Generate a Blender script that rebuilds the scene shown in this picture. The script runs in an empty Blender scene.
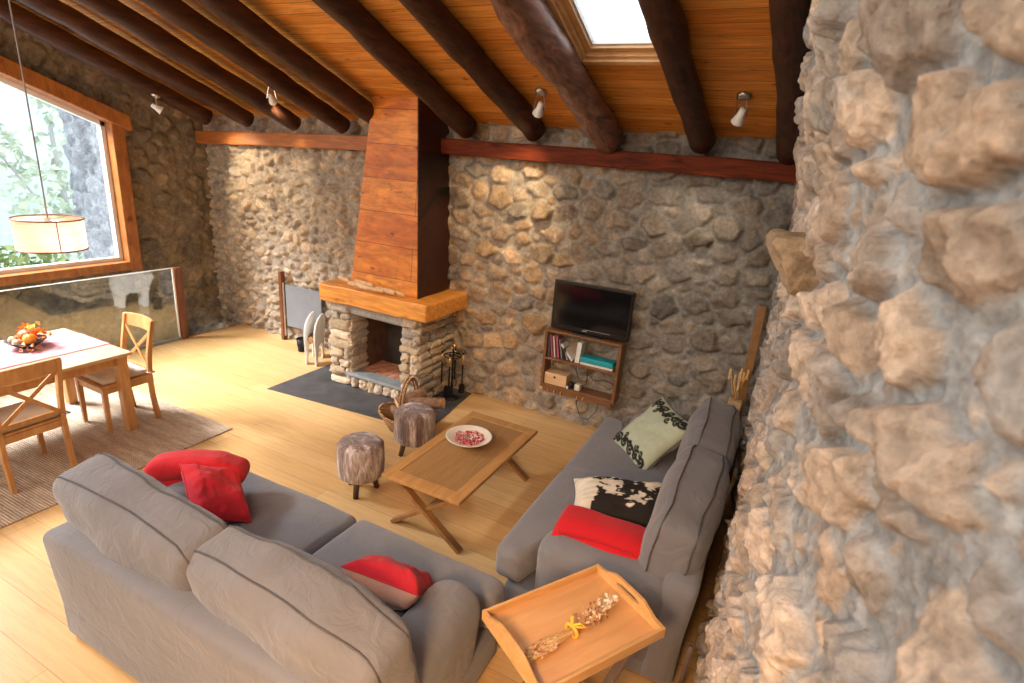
import bpy, bmesh, math, random
import numpy as np
from mathutils import Vector, Matrix, Euler, noise

random.seed(7)
RNG = np.random.default_rng(11)
SC = bpy.context.scene
COL = SC.collection
PI = math.pi

# ------------------------------------------------------------------ tags
def tag(o, label=None, cat=None, group=None, kind=None):
    if label: o['label'] = label
    if cat: o['category'] = cat
    if group: o['group'] = group
    if kind: o['kind'] = kind
    return o

def empty(name, loc=(0, 0, 0), rz=0.0):
    o = bpy.data.objects.new(name, None)
    o.empty_display_size = 0.1
    COL.objects.link(o)
    o.location = loc
    o.rotation_euler = (0, 0, rz)
    return o

def thing(name, label, cat, loc=(0, 0, 0), rz=0.0, group=None):
    return tag(empty(name, loc, rz), label, cat, group)

def dup(root, loc, rz=0.0, label=None):
    r = root.copy(); COL.objects.link(r); r.location = loc; r.rotation_euler = (0, 0, rz)
    if label: r['label'] = label
    for ch in list(root.children):
        c = ch.copy(); COL.objects.link(c); c.parent = r
        for g in list(ch.children):
            d = g.copy(); COL.objects.link(d); d.parent = c
    return r

# ------------------------------------------------------------------ mesh builder
class MB:
    def __init__(s):
        s.v = []; s.f = []; s.c = []; s.mi = []; s.cur = (1, 1, 1); s.m = 0
    def add(s, vs, fs):
        b = len(s.v)
        s.v += [tuple(p) for p in vs]
        s.c += [s.cur] * len(vs)
        s.f += [tuple(i + b for i in f) for f in fs]
        s.mi += [s.m] * len(fs)
        return s
    def box(s, x0, x1, y0, y1, z0, z1, M=None):
        vs = [Vector((x, y, z)) for z in (z0, z1) for y in (y0, y1) for x in (x0, x1)]
        if M: vs = [M @ p for p in vs]
        return s.add(vs, [(0, 2, 3, 1), (4, 5, 7, 6), (0, 1, 5, 4), (2, 6, 7, 3), (0, 4, 6, 2), (1, 3, 7, 5)])
    def bar(s, a, b, w, h, up=(0, 0, 1), w2=None, h2=None):
        a = Vector(a); b = Vector(b); d = (b - a).normalized()
        up = Vector(up)
        if abs(d.dot(up)) > .98: up = Vector((0, 1, 0))
        x = d.cross(up).normalized(); z = x.cross(d).normalized()
        vs = []
        for p, ww, hh in ((a, w, h), (b, w2 or w, h2 or h)):
            for i, j in ((-1, -1), (1, -1), (1, 1), (-1, 1)):
                vs.append(p + x * (i * ww / 2) + z * (j * hh / 2))
        return s.add(vs, [(3, 2, 1, 0), (4, 5, 6, 7), (0, 1, 5, 4), (1, 2, 6, 5), (2, 3, 7, 6), (3, 0, 4, 7)])
    def tube(s, pts, r, n=8, closed=False, cap=True):
        pts = [Vector(p) for p in pts]; N = len(pts)
        rs = r if isinstance(r, (list, tuple)) else [r] * N
        vs = []; prev = None
        for i, p in enumerate(pts):
            if closed: d = pts[(i + 1) % N] - pts[i - 1]
            else: d = pts[min(i + 1, N - 1)] - pts[max(i - 1, 0)]
            d.normalize()
            if prev is None:
                up = Vector((0, 0, 1)) if abs(d.z) < .9 else Vector((1, 0, 0))
                x = d.cross(up).normalized()
            else:
                x = (prev - d * prev.dot(d)).normalized()
            prev = x; y = d.cross(x)
            for k in range(n):
                a = 2 * PI * k / n
                vs.append(p + (x * math.cos(a) + y * math.sin(a)) * rs[i])
        fs = []
        for i in range(N if closed else N - 1):
            j = (i + 1) % N
            for k in range(n):
                l = (k + 1) % n
                fs.append((i * n + k, i * n + l, j * n + l, j * n + k))
        if cap and not closed:
            fs.append(tuple(range(n))[::-1]); fs.append(tuple((N - 1) * n + k for k in range(n)))
        return s.add(vs, fs)
    def lathe(s, prof, c=(0, 0, 0), n=32, sx=1, sy=1):
        vs = []
        for r, z in prof:
            for k in range(n):
                a = 2 * PI * k / n
                vs.append((c[0] + r * math.cos(a) * sx, c[1] + r * math.sin(a) * sy, c[2] + z))
        fs = []
        for i in range(len(prof) - 1):
            for k in range(n):
                l = (k + 1) % n
                fs.append((i * n + k, i * n + l, (i + 1) * n + l, (i + 1) * n + k))
        return s.add(vs, fs)
    def prism(s, poly, fn):
        """poly of (a,b); fn(a,b,t) -> point for t=0,1"""
        n = len(poly)
        vs = [fn(a, b, 0) for a, b in poly] + [fn(a, b, 1) for a, b in poly]
        fs = [tuple(range(n))[::-1], tuple(range(n, 2 * n))]
        for i in range(n):
            j = (i + 1) % n
            fs.append((i, j, n + j, n + i))
        return s.add(vs, fs)
    def rbox(s, w, d, h, r, n=6, fn=None, M=None, p=2.0):
        """soft rounded box centred in x,y, bottom at z=0"""
        cx = [-1 + 2 * i / n for i in range(n + 1)]
        def dense(L):
            # parameters bunching towards the edges
            rr = min(r / (L / 2), .999)
            a = [-1 + rr * (1 - math.cos(PI / 2 * k / 4)) for k in range(4)]
            m = [(-1 + rr) + (2 - 2 * rr) * k / n for k in range(n + 1)]
            return a + m + [-q for q in a[::-1]]
        X, Y, Z = dense(w), dense(d), dense(h)
        idx = {}; vs = []; fs = []
        def vert(i, j, k):
            key = (i, j, k)
            if key in idx: return idx[key]
            q = Vector((X[i] * w / 2, Y[j] * d / 2, Z[k] * h / 2))
            inner = Vector((max(-w/2 + r, min(w/2 - r, q.x)), max(-d/2 + r, min(d/2 - r, q.y)), max(-h/2 + r, min(h/2 - r, q.z))))
            e = q - inner
            if e.length > 1e-9:
                L = (abs(e.x) ** p + abs(e.y) ** p + abs(e.z) ** p) ** (1 / p)
                m = max(abs(e.x), abs(e.y), abs(e.z))
                # project from cube surface offset on rounded surface
                e = e * (r / L) if m > 1e-9 else e
            q = inner + e
            q.z += h / 2
            if fn: q = fn(q)
            if M: q = M @ q
            idx[key] = len(vs); vs.append(q)
            return idx[key]
        nx, ny, nz = len(X) - 1, len(Y) - 1, len(Z) - 1
        for i in range(nx):
            for j in range(ny):
                fs.append((vert(i, j, 0), vert(i, j + 1, 0), vert(i + 1, j + 1, 0), vert(i + 1, j, 0)))
                fs.append((vert(i, j, nz), vert(i + 1, j, nz), vert(i + 1, j + 1, nz), vert(i, j + 1, nz)))
        for i in range(nx):
            for k in range(nz):
                fs.append((vert(i, 0, k), vert(i + 1, 0, k), vert(i + 1, 0, k + 1), vert(i, 0, k + 1)))
                fs.append((vert(i, ny, k), vert(i, ny, k + 1), vert(i + 1, ny, k + 1), vert(i + 1, ny, k)))
        for j in range(ny):
            for k in range(nz):
                fs.append((vert(0, j, k), vert(0, j, k + 1), vert(0, j + 1, k + 1), vert(0, j + 1, k)))
                fs.append((vert(nx, j, k), vert(nx, j + 1, k), vert(nx, j + 1, k + 1), vert(nx, j, k + 1)))
        return s.add(vs, fs)
    def rock(s, c, sx, sy, sz, seed, M=None, rough=.12, n=3, rf=.42):
        r = min(sx, sy, sz) * rf
        off = Vector((seed * 3.17, seed * 1.31, seed * 7.7))
        def fn(q):
            q = q - Vector((0, 0, sz / 2))
            k = noise.noise(q * (1.6 / max(sx, sz)) * 2 + off)
            q = q * (1 + rough * k)
            q = q + Vector((noise.noise(q * 9 + off), noise.noise(q * 9 + off * 2), noise.noise(q * 9 - off))) * rough * min(sx, sz) * .5
            q = q + Vector(c)
            return q
        return s.rbox(sx, sy, sz, r, n, fn, M)
    def build(s, name, mats, parent=None, smooth=False, bevel=0, loc=None, auto=None):
        me = bpy.data.meshes.new(name)
        me.from_pydata(s.v, [], s.f)
        if not isinstance(mats, (list, tuple)): mats = [mats]
        for m in mats: me.materials.append(m)
        if any(s.mi): me.polygons.foreach_set('material_index', s.mi)
        if any(c != (1, 1, 1) for c in s.c):
            at = me.color_attributes.new('Col', 'FLOAT_COLOR', 'POINT')
            at.data.foreach_set('color', np.array([(c[0], c[1], c[2], 1) for c in s.c], dtype=np.float32).ravel())
        bm = bmesh.new(); bm.from_mesh(me)
        bmesh.ops.recalc_face_normals(bm, faces=bm.faces)
        bm.to_mesh(me); bm.free()
        if smooth: me.polygons.foreach_set('use_smooth', [True] * len(me.polygons))
        me.update()
        o = bpy.data.objects.new(name, me)
        COL.objects.link(o)
        if parent: o.parent = parent
        if loc: o.location = loc
        if bevel:
            b = o.modifiers.new('bevel', 'BEVEL'); b.width = bevel; b.segments = 2; b.limit_method = 'ANGLE'
            b.angle_limit = math.radians(40)
        return o

def RZ(a): return Matrix.Rotation(a, 4, 'Z')
def T(x, y, z): return Matrix.Translation((x, y, z))

# ------------------------------------------------------------------ materials
def newmat(name):
    m = bpy.data.materials.new(name); m.use_nodes = True
    nt = m.node_tree; b = nt.nodes['Principled BSDF']
    return m, nt, b
def N(nt, t, **kw):
    n = nt.nodes.new(t)
    for k, v in kw.items():
        if k.startswith('i_'): n.inputs[k[2:].replace('_', ' ')].default_value = v
        else: setattr(n, k, v)
    return n
def c4(c): return (c[0], c[1], c[2], 1)
def coords(nt, scale=(1, 1, 1), rot=(0, 0, 0), kind='Object'):
    tc = N(nt, 'ShaderNodeTexCoord'); mp = N(nt, 'ShaderNodeMapping')
    mp.inputs['Scale'].default_value = scale; mp.inputs['Rotation'].default_value = rot
    nt.links.new(tc.outputs[kind], mp.inputs['Vector'])
    return mp.outputs['Vector']
def ramp(nt, fac, stops):
    r = N(nt, 'ShaderNodeValToRGB')
    el = r.color_ramp.elements
    while len(el) < len(stops): el.new(.5)
    for e, (p, c) in zip(el, stops):
        e.position = p; e.color = c4(c)
    nt.links.new(fac, r.inputs['Fac'])
    return r.outputs['Color']
def mixc(nt, a, b, fac, mode='MIX'):
    m = N(nt, 'ShaderNodeMix', data_type='RGBA', blend_type=mode)
    for sock, val in ((m.inputs[0], fac), (m.inputs[6], a), (m.inputs[7], b)):
        if hasattr(val, 'is_linked') or hasattr(val, 'node'): nt.links.new(val, sock)
        else: sock.default_value = val if not isinstance(val, tuple) else c4(val)
    return m.outputs[2]
def bump(nt, b, h, strength=.3, dist=.01):
    bp = N(nt, 'ShaderNodeBump'); bp.inputs['Strength'].default_value = strength; bp.inputs['Distance'].default_value = dist
    nt.links.new(h, bp.inputs['Height']); nt.links.new(bp.outputs['Normal'], b.inputs['Normal'])
def noise_t(nt, vec, scale=5, detail=4, rough=.6, dist=0):
    n = N(nt, 'ShaderNodeTexNoise'); n.inputs['Scale'].default_value = scale; n.inputs['Detail'].default_value = detail
    n.inputs['Roughness'].default_value = rough; n.inputs['Distortion'].default_value = dist
    nt.links.new(vec, n.inputs['Vector'])
    return n.outputs['Fac']

def plain(name, c, rough=.6, metal=0, var=.12, scale=12, emit=None, spec=None):
    m, nt, b = newmat(name)
    v = coords(nt)
    f = noise_t(nt, v, scale, 3)
    col = ramp(nt, f, [(.3, tuple(q * (1 - var) for q in c)), (.7, tuple(min(1, q * (1 + var)) for q in c))])
    nt.links.new(col, b.inputs['Base Color'])
    b.inputs['Roughness'].default_value = rough; b.inputs['Metallic'].default_value = metal
    if spec is not None: b.inputs['Specular IOR Level'].default_value = spec
    if emit:
        b.inputs['Emission Color'].default_value = c4(emit[0]); b.inputs['Emission Strength'].default_value = emit[1]
    return m

def wood(name, dark, light, grain=(1, 12, 12), scale=3, rough=.45, knots=True, bstr=.15, dist=.6, spec=.5):
    m, nt, b = newmat(name)
    v = coords(nt, grain)
    f = noise_t(nt, v, scale, 6, .6, dist)
    col = ramp(nt, f, [(.25, dark), (.5, tuple((p + q) / 2 for p, q in zip(dark, light))), (.72, light)])
    if knots:
        g2 = tuple(.5 + .22 * q for q in grain)
        v2 = coords(nt, tuple(min(3, q) for q in g2))
        k = noise_t(nt, v2, 4.5, 2, .5)
        kc = ramp(nt, k, [(.0, (1, 1, 1)), (.66, (1, 1, 1)), (.74, (.35, .25, .2))])
        col = mixc(nt, col, kc, .8, 'MULTIPLY')
    nt.links.new(col, b.inputs['Base Color'])
    b.inputs['Roughness'].default_value = rough; b.inputs['Specular IOR Level'].default_value = spec
    bump(nt, b, f, bstr, .004)
    return m

def planks(name, c1, c2, gap, width, length, rough=.45, grain=(1.5, 22, 22), rot=(0, 0, 0), gapsize=.004, contrast=.35, knot=.0, spec=.5, stain=0):
    m, nt, b = newmat(name)
    v = coords(nt, rot=rot)
    br = N(nt, 'ShaderNodeTexBrick'); br.offset = .37; br.squash = 1
    br.inputs['Color1'].default_value = c4(c1); br.inputs['Color2'].default_value = c4(c2); br.inputs['Mortar'].default_value = c4(gap)
    br.inputs['Scale'].default_value = 1; br.inputs['Brick Width'].default_value = length; br.inputs['Row Height'].default_value = width
    br.inputs['Mortar Size'].default_value = gapsize; br.inputs['Mortar Smooth'].default_value = .3; br.inputs['Bias'].default_value = 0
    nt.links.new(v, br.inputs['Vector'])
    g = coords(nt, grain, rot)
    f = noise_t(nt, g, 2.2, 6, .62, .8)
    gc = ramp(nt, f, [(.28, (1 - contrast,) * 3), (.7, (1 + contrast * .35,) * 3)])
    col = mixc(nt, br.outputs['Color'], gc, 1.0, 'MULTIPLY')
    if knot:
        kv = coords(nt, (2.2, 5, 5), rot)
        k = noise_t(nt, kv, 3.4, 1.5, .4)
        kc = ramp(nt, k, [(.0, (1, 1, 1)), (.68, (1, 1, 1)), (.76, (.3, .2, .15))])
        col = mixc(nt, col, kc, knot, 'MULTIPLY')
    if stain:
        sv = coords(nt, (1.2, 2.6, 2.6), rot)
        sf = noise_t(nt, sv, 2.6, 4, .6, .6)
        col = mixc(nt, col, ramp(nt, sf, [(.42, (1, 1, 1)), (.62, (.62, .36, .30))]), stain, 'MULTIPLY')
    nt.links.new(col, b.inputs['Base Color'])
    b.inputs['Roughness'].default_value = rough; b.inputs['Specular IOR Level'].default_value = spec
    bump(nt, b, br.outputs['Fac'], -.25, .004)
    return m

def fabric(name, c, var=.08, rough=.95, weave=260, sheen=.25, wr=.55):
    m, nt, b = newmat(name)
    v = coords(nt)
    f = noise_t(nt, v, 3.5, 5, .6)
    col = ramp(nt, f, [(.3, tuple(q * (1 - var) for q in c)), (.7, tuple(min(1, q * (1 + var)) for q in c))])
    nt.links.new(col, b.inputs['Base Color'])
    b.inputs['Roughness'].default_value = rough
    b.inputs['Sheen Weight'].default_value = sheen; b.inputs['Sheen Roughness'].default_value = .5
    f2 = noise_t(nt, coords(nt, (1, 1, 1)), 9, 5, .55, 1.2)
    bump(nt, b, f2, wr, .015)
    return m

def vcol(name, rough=.9, bs=.5, bscale=35, var=.3, spec=.3, bd=.012):
    m, nt, b = newmat(name)
    a = N(nt, 'ShaderNodeAttribute'); a.attribute_name = 'Col'
    v = coords(nt)
    f = noise_t(nt, v, bscale, 6, .65)
    gc = ramp(nt, f, [(.3, (1 - var,) * 3), (.7, (1 + var * .5,) * 3)])
    col = mixc(nt, a.outputs['Color'], gc, 1.0, 'MULTIPLY')
    nt.links.new(col, b.inputs['Base Color'])
    b.inputs['Roughness'].default_value = rough; b.inputs['Specular IOR Level'].default_value = spec
    if bs: bump(nt, b, f, bs, bd)
    return m

M = {}
M['stone'] = vcol('rubble_stone', .92, .7, 30, .34)
M['stone_near'] = vcol('rubble_stone_near', .92, 1.0, 24, .42, bd=.02)
M['painted'] = vcol('painted_fabric', .9, .15, 60, .08)
M['petals'] = vcol('dried_petals', .8, .2, 40, .15)
M['floor'] = planks('oak_floor', (.59, .36, .150), (.67, .435, .20), (.40, .23, .09), .19, 2.1, .33, (1.2, 16, 16), gapsize=.0022, contrast=.2, spec=.5)
M['ceiling'] = planks('pine_ceiling', (.66, .23, .03), (.84, .36, .07), (.36, .11, .015), .125, 2.6, .5, (1.2, 20, 20), gapsize=.0035, contrast=.5, knot=.8, spec=.25)
M['log'] = wood('dark_log', (.014, .005, .003), (.085, .030, .014), (9, 1, 9), 2.2, .5, True, .6, .9, .3)
M['log_skylit_worn'] = wood('skylit_worn_log', (.02, .008, .005), (.36, .18, .125), (7, .9, 7), 2.0, .4, True, .7, 1.2, .5)  # pale patches paint in skylight falling on the log, along with wear
M['beam_orange'] = wood('orange_beam', (.22, .06, .012), (.50, .17, .035), (1, 9, 9), 3, .5)
M['beam_red'] = wood('red_beam', (.05, .007, .002), (.19, .032, .007), (1, 9, 9), 3, .6, spec=.15)
M['trim_wood'] = wood('window_trim_wood', (.22, .07, .012), (.48, .17, .035), (2, 6, 2), 3, .45)
M['trim_wood_y'] = M['trim_wood']
M['mantel'] = wood('mantel_wood', (.50, .17, .02), (.88, .41, .085), (1.2, 10, 10), 2.6, .42, True, .3)
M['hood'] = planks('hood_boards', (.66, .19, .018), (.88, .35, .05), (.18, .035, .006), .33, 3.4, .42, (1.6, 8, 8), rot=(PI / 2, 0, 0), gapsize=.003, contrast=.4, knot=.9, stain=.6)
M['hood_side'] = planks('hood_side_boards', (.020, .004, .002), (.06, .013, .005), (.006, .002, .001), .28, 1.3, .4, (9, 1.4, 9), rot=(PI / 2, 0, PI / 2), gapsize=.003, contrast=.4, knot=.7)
M['pine'] = wood('golden_pine', (.42, .19, .062), (.66, .36, .14), (6, 6, 1), 3, .38, False, .1)
M['pine_top'] = wood('pine_top', (.50, .30, .15), (.70, .47, .28), (10, 1, 10), 3, .3, False, .06)
M['pine_top'].node_tree.nodes['Principled BSDF'].inputs['Coat Weight'].default_value = .9
M['pine_top'].node_tree.nodes['Principled BSDF'].inputs['Coat Roughness'].default_value = .25
M['oak_table'] = wood('oak_table', (.34, .17, .055), (.52, .28, .10), (8, 1.2, 8), 3, .4, False, .1)
M['oak_panel'] = wood('oak_panel', (.25, .135, .05), (.38, .215, .085), (8, 1.0, 8), 3, .35, False, .1)
M['oak_leg'] = wood('oak_leg', (.19, .085, .028), (.33, .165, .055), (6, 6, 3), 3, .5, False, .1)
M['tray'] = wood('tray_wood', (.55, .29, .10), (.74, .45, .19), (1.5, 9, 9), 2.6, .35, False, .08)
M['tray_floor'] = wood('tray_floor', (.58, .29, .11), (.74, .42, .19), (1, 7, 7), 2, .28, False, .05)
M['walnut'] = wood('walnut_shelf', (.12, .05, .02), (.27, .125, .05), (2, 8, 8), 3, .45, False, .1)
M['post'] = wood('red_brown_post', (.10, .028, .010), (.21, .07, .025), (8, 8, 1), 3, .4, False, .1)
M['dark_leg'] = wood('dark_leg', (.03, .014, .008), (.085, .04, .022), (6, 6, 2), 3, .5, False, .1)
M['lightwood'] = wood('light_wood', (.50, .30, .14), (.70, .47, .25), (7, 7, 1.5), 3, .5, False, .1)
M['boxwood'] = wood('box_wood', (.60, .38, .20), (.76, .52, .31), (1, 6, 6), 3, .5, False, .05)
M['greywood'] = wood('grey_wood', (.10, .075, .065), (.20, .155, .135), (6, 6, 1), 3, .5, False, .1)
M['bark'] = wood('bark', (.10, .05, .03), (.32, .18, .10), (6, 6, 6), 4, .9, False, .6)
M['logend'] = wood('split_wood', (.55, .32, .15), (.78, .55, .32), (4, 4, 4), 4, .8, False, .2)
M['sofa'] = fabric('grey_sofa_cloth', (.160, .160, .178), .07)
M['sofa_cushion'] = fabric('grey_cushion_cloth', (.162, .160, .176), .07, wr=.85)
M['piping'] = plain('piping', (.085, .08, .084), .9)
M['red'] = fabric('red_fleece', (.50, .005, .013), .1, sheen=.1)
M['red2'] = fabric('red_cotton', (.50, .010, .024), .1, sheen=.1)
M['pinkback'] = fabric('pinkish_cotton', (.60, .33, .25), .08)
M['slate'] = plain('slate', (.062, .062, .068), .5, 0, .35, 5)
M['slate_ledge'] = plain('slate_ledge', (.23, .25, .26), .6, 0, .2, 8)
M['brick'] = plain('fire_brick', (.55, .24, .13), .85, 0, .3, 14)
M['soot'] = plain('soot', (.045, .036, .032), .95, 0, .4, 6)
M['sootwarm'] = plain('sooty_brick', (.13, .06, .038), .9, 0, .4, 8)
M['black'] = plain('black_plastic', (.010, .010, .011), .28, 0, .1)
M['screen'] = plain('tv_screen', (.006, .006, .007), .09, 0, .05)
M['iron'] = plain('black_iron', (.012, .012, .013), .5, .6, .2)
M['steel'] = plain('brushed_steel', (.6, .6, .6), .3, 1, .05)
M['brass'] = plain('brass', (.75, .5, .2), .35, 1, .1)
M['silver'] = plain('grey_lettering', (.5, .5, .52), .4, .3, .05)
M['white'] = plain('white_paint', (.82, .81, .79), .5, 0, .03)
M['whiteedge'] = plain('white_frame', (.75, .74, .71), .45, 0, .03)
M['cream'] = plain('cream_ceramic', (.74, .68, .58), .35, 0, .06)
M['blackbowl'] = plain('dark_bowl', (.035, .022, .018), .35, 0, .2)
M['panelgrey'] = plain('blue_grey_panel', (.17, .185, .215), .6, 0, .06)
M['teal'] = plain('teal_cover', (.01, .36, .44), .45, 0, .06)
M['paper'] = plain('paper', (.75, .74, .71), .7, 0, .04)
M['cord'] = plain('grey_cord', (.28, .27, .27), .6)
M['amber'] = plain('straw', (.72, .47, .20), .8, 0, .2, 30)
M['yellow'] = plain('yellow_ribbon', (.85, .47, .05), .6)
M['rearplaster'] = plain('warm_plaster', (.50, .38, .27), .9)

def wicker():
    m, nt, b = newmat('wicker')
    v = coords(nt, (1, 1, 1))
    w = N(nt, 'ShaderNodeTexWave'); w.bands_direction = 'Z'; w.inputs['Scale'].default_value = 26; w.inputs['Distortion'].default_value = 3
    w.inputs['Detail'].default_value = 2
    nt.links.new(v, w.inputs['Vector'])
    col = ramp(nt, w.outputs['Fac'], [(.1, (.16, .07, .025)), (.6, (.52, .29, .13)), (1, (.62, .38, .19))])
    nt.links.new(col, b.inputs['Base Color']); b.inputs['Roughness'].default_value = .7
    bump(nt, b, w.outputs['Fac'], .8, .01)
    return m
M['wicker'] = wicker()

def rugmat():
    m, nt, b = newmat('jute_rug')
    v = coords(nt)
    w = N(nt, 'ShaderNodeTexWave'); w.bands_direction = 'Y'; w.inputs['Scale'].default_value = 17; w.inputs['Distortion'].default_value = 1.5
    w.inputs['Detail'].default_value = 3; w.inputs['Detail Scale'].default_value = 6
    nt.links.new(v, w.inputs['Vector'])
    f = noise_t(nt, coords(nt, (3, 14, 1)), 5, 5, .7)
    f2 = noise_t(nt, coords(nt, (.8, 6, 1)), 3, 3, .6)
    c1 = ramp(nt, f, [(.3, (.36, .28, .21)), (.7, (.60, .49, .38))])
    c2 = ramp(nt, w.outputs['Fac'], [(.0, (.97, .97, .97)), (.5, (1.02, 1.02, 1.02))])
    c3 = ramp(nt, f2, [(.35, (.76, .73, .70)), (.65, (1.12, 1.12, 1.12))])
    col = mixc(nt, mixc(nt, c1, c2, 1.0, 'MULTIPLY'), c3, 1.0, 'MULTIPLY')
    nt.links.new(col, b.inputs['Base Color']); b.inputs['Roughness'].default_value = 1
    bump(nt, b, w.outputs['Fac'], .8, .008)
    return m
M['rug'] = rugmat()

def runnermat():
    m, nt, b = newmat('table_runner')
    tc = N(nt, 'ShaderNodeTexCoord'); sx = N(nt, 'ShaderNodeSeparateXYZ'); nt.links.new(tc.outputs['Object'], sx.inputs[0])
    mr = N(nt, 'ShaderNodeMapRange'); mr.inputs['From Min'].default_value = -.235; mr.inputs['From Max'].default_value = .235
    nt.links.new(sx.outputs['X'], mr.inputs['Value'])
    P, W, G = (.50, .20, .24), (.54, .32, .33), (.36, .27, .28)
    st = [(0, P), (.10, P), (.12, W), (.2, W), (.22, P), (.42, P), (.44, G), (.48, G), (.5, W), (.58, W), (.6, P), (.86, P), (.88, W), (.93, W), (.95, P)]
    col = ramp(nt, mr.outputs['Result'], st)
    nt.links.new(col, b.inputs['Base Color']); b.inputs['Roughness'].default_value = .85
    return m
M['runner'] = runnermat()

def furmat():
    m, nt, b = newmat('brown_fur')
    v = coords(nt, (1, 1, .25))
    f = noise_t(nt, v, 7, 5, .65, .5)
    f2 = noise_t(nt, coords(nt, (1, 1, .12)), 60, 3, .7)
    c = ramp(nt, f, [(.38, (.07, .034, .026)), (.5, (.22, .13, .105)), (.62, (.62, .52, .48))])
    c = mixc(nt, c, ramp(nt, f2, [(.3, (.45, .45, .45)), (.7, (1.25, 1.25, 1.25))]), 1.0, 'MULTIPLY')
    nt.links.new(c, b.inputs['Base Color']); b.inputs['Roughness'].default_value = .9; b.inputs['Sheen Weight'].default_value = .4
    bump(nt, b, f2, .9, .02)
    return m
M['fur'] = furmat()

def glassmat(name, refl=.12, tint=(.93, .97, .96), rough=.0):
    m = bpy.data.materials.new(name); m.use_nodes = True; nt = m.node_tree
    nt.nodes.remove(nt.nodes['Principled BSDF']); out = nt.nodes['Material Output']
    t = N(nt, 'ShaderNodeBsdfTransparent'); t.inputs[0].default_value = c4(tint)
    g = N(nt, 'ShaderNodeBsdfGlossy'); g.inputs['Roughness'].default_value = rough
    lw = N(nt, 'ShaderNodeLayerWeight'); lw.inputs['Blend'].default_value = .5
    pw = N(nt, 'ShaderNodeMath', operation='POWER'); pw.inputs[1].default_value = 4; nt.links.new(lw.outputs['Facing'], pw.inputs[0])
    ad = N(nt, 'ShaderNodeMath', operation='ADD'); ad.inputs[1].default_value = refl; nt.links.new(pw.outputs[0], ad.inputs[0])
    mx = N(nt, 'ShaderNodeMixShader')
    nt.links.new(ad.outputs[0], mx.inputs[0]); nt.links.new(t.outputs[0], mx.inputs[1]); nt.links.new(g.outputs[0], mx.inputs[2])
    nt.links.new(mx.outputs[0], out.inputs[0])
    return m
M['glass'] = glassmat('balustrade_glass', .14)
M['pane'] = glassmat('window_glass', .02, (.98, .99, 1))

def shademat():
    m = bpy.data.materials.new('veneer_shade'); m.use_nodes = True; nt = m.node_tree
    nt.nodes.remove(nt.nodes['Principled BSDF']); out = nt.nodes['Material Output']
    v = coords(nt, (1, 1, 14))
    f = noise_t(nt, v, 6, 4, .6)
    col = ramp(nt, f, [(.3, (.60, .41, .30)), (.7, (.80, .61, .48))])
    d = N(nt, 'ShaderNodeBsdfDiffuse'); t = N(nt, 'ShaderNodeBsdfTranslucent')
    nt.links.new(col, d.inputs[0]); nt.links.new(col, t.inputs[0])
    mx = N(nt, 'ShaderNodeMixShader'); mx.inputs[0].default_value = .55
    nt.links.new(d.outputs[0], mx.inputs[1]); nt.links.new(t.outputs[0], mx.inputs[2]); nt.links.new(mx.outputs[0], out.inputs[0])
    return m
M['shade'] = shademat()
M['bulb'] = plain('bulb', (1, .8, .55), .4, 0, 0, emit=((1, .82, .58), 12))
M['spotglow'] = plain('spot_lens', (1, .9, .75), .4, 0, 0, emit=((1, .85, .65), 1.5))

# ------------------------------------------------------------------ stone wall generator
def vnoise(x, y, seed):
    r = np.random.default_rng(seed); L = r.random((64, 64)).astype(np.float32)
    xi = np.floor(x).astype(int); yi = np.floor(y).astype(int)
    fx = x - xi; fy = y - yi; fx = fx * fx * (3 - 2 * fx); fy = fy * fy * (3 - 2 * fy)
    g = lambda a, b: L[a % 64, b % 64]
    return (g(xi, yi) * (1 - fx) + g(xi + 1, yi) * fx) * (1 - fy) + (g(xi, yi + 1) * (1 - fx) + g(xi + 1, yi + 1) * fx) * fy - .5
def fbm(x, y, seed, o=4):
    a = 1; t = 0
    for i in range(o):
        t = t + a * vnoise(x * 2 ** i + i * 7.3, y * 2 ** i + i * 3.1, seed + i); a *= .55
    return t
def smooth(a, b, x):
    t = np.clip((x - a) / (b - a), 0, 1); return t * t * (3 - 2 * t)

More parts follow.
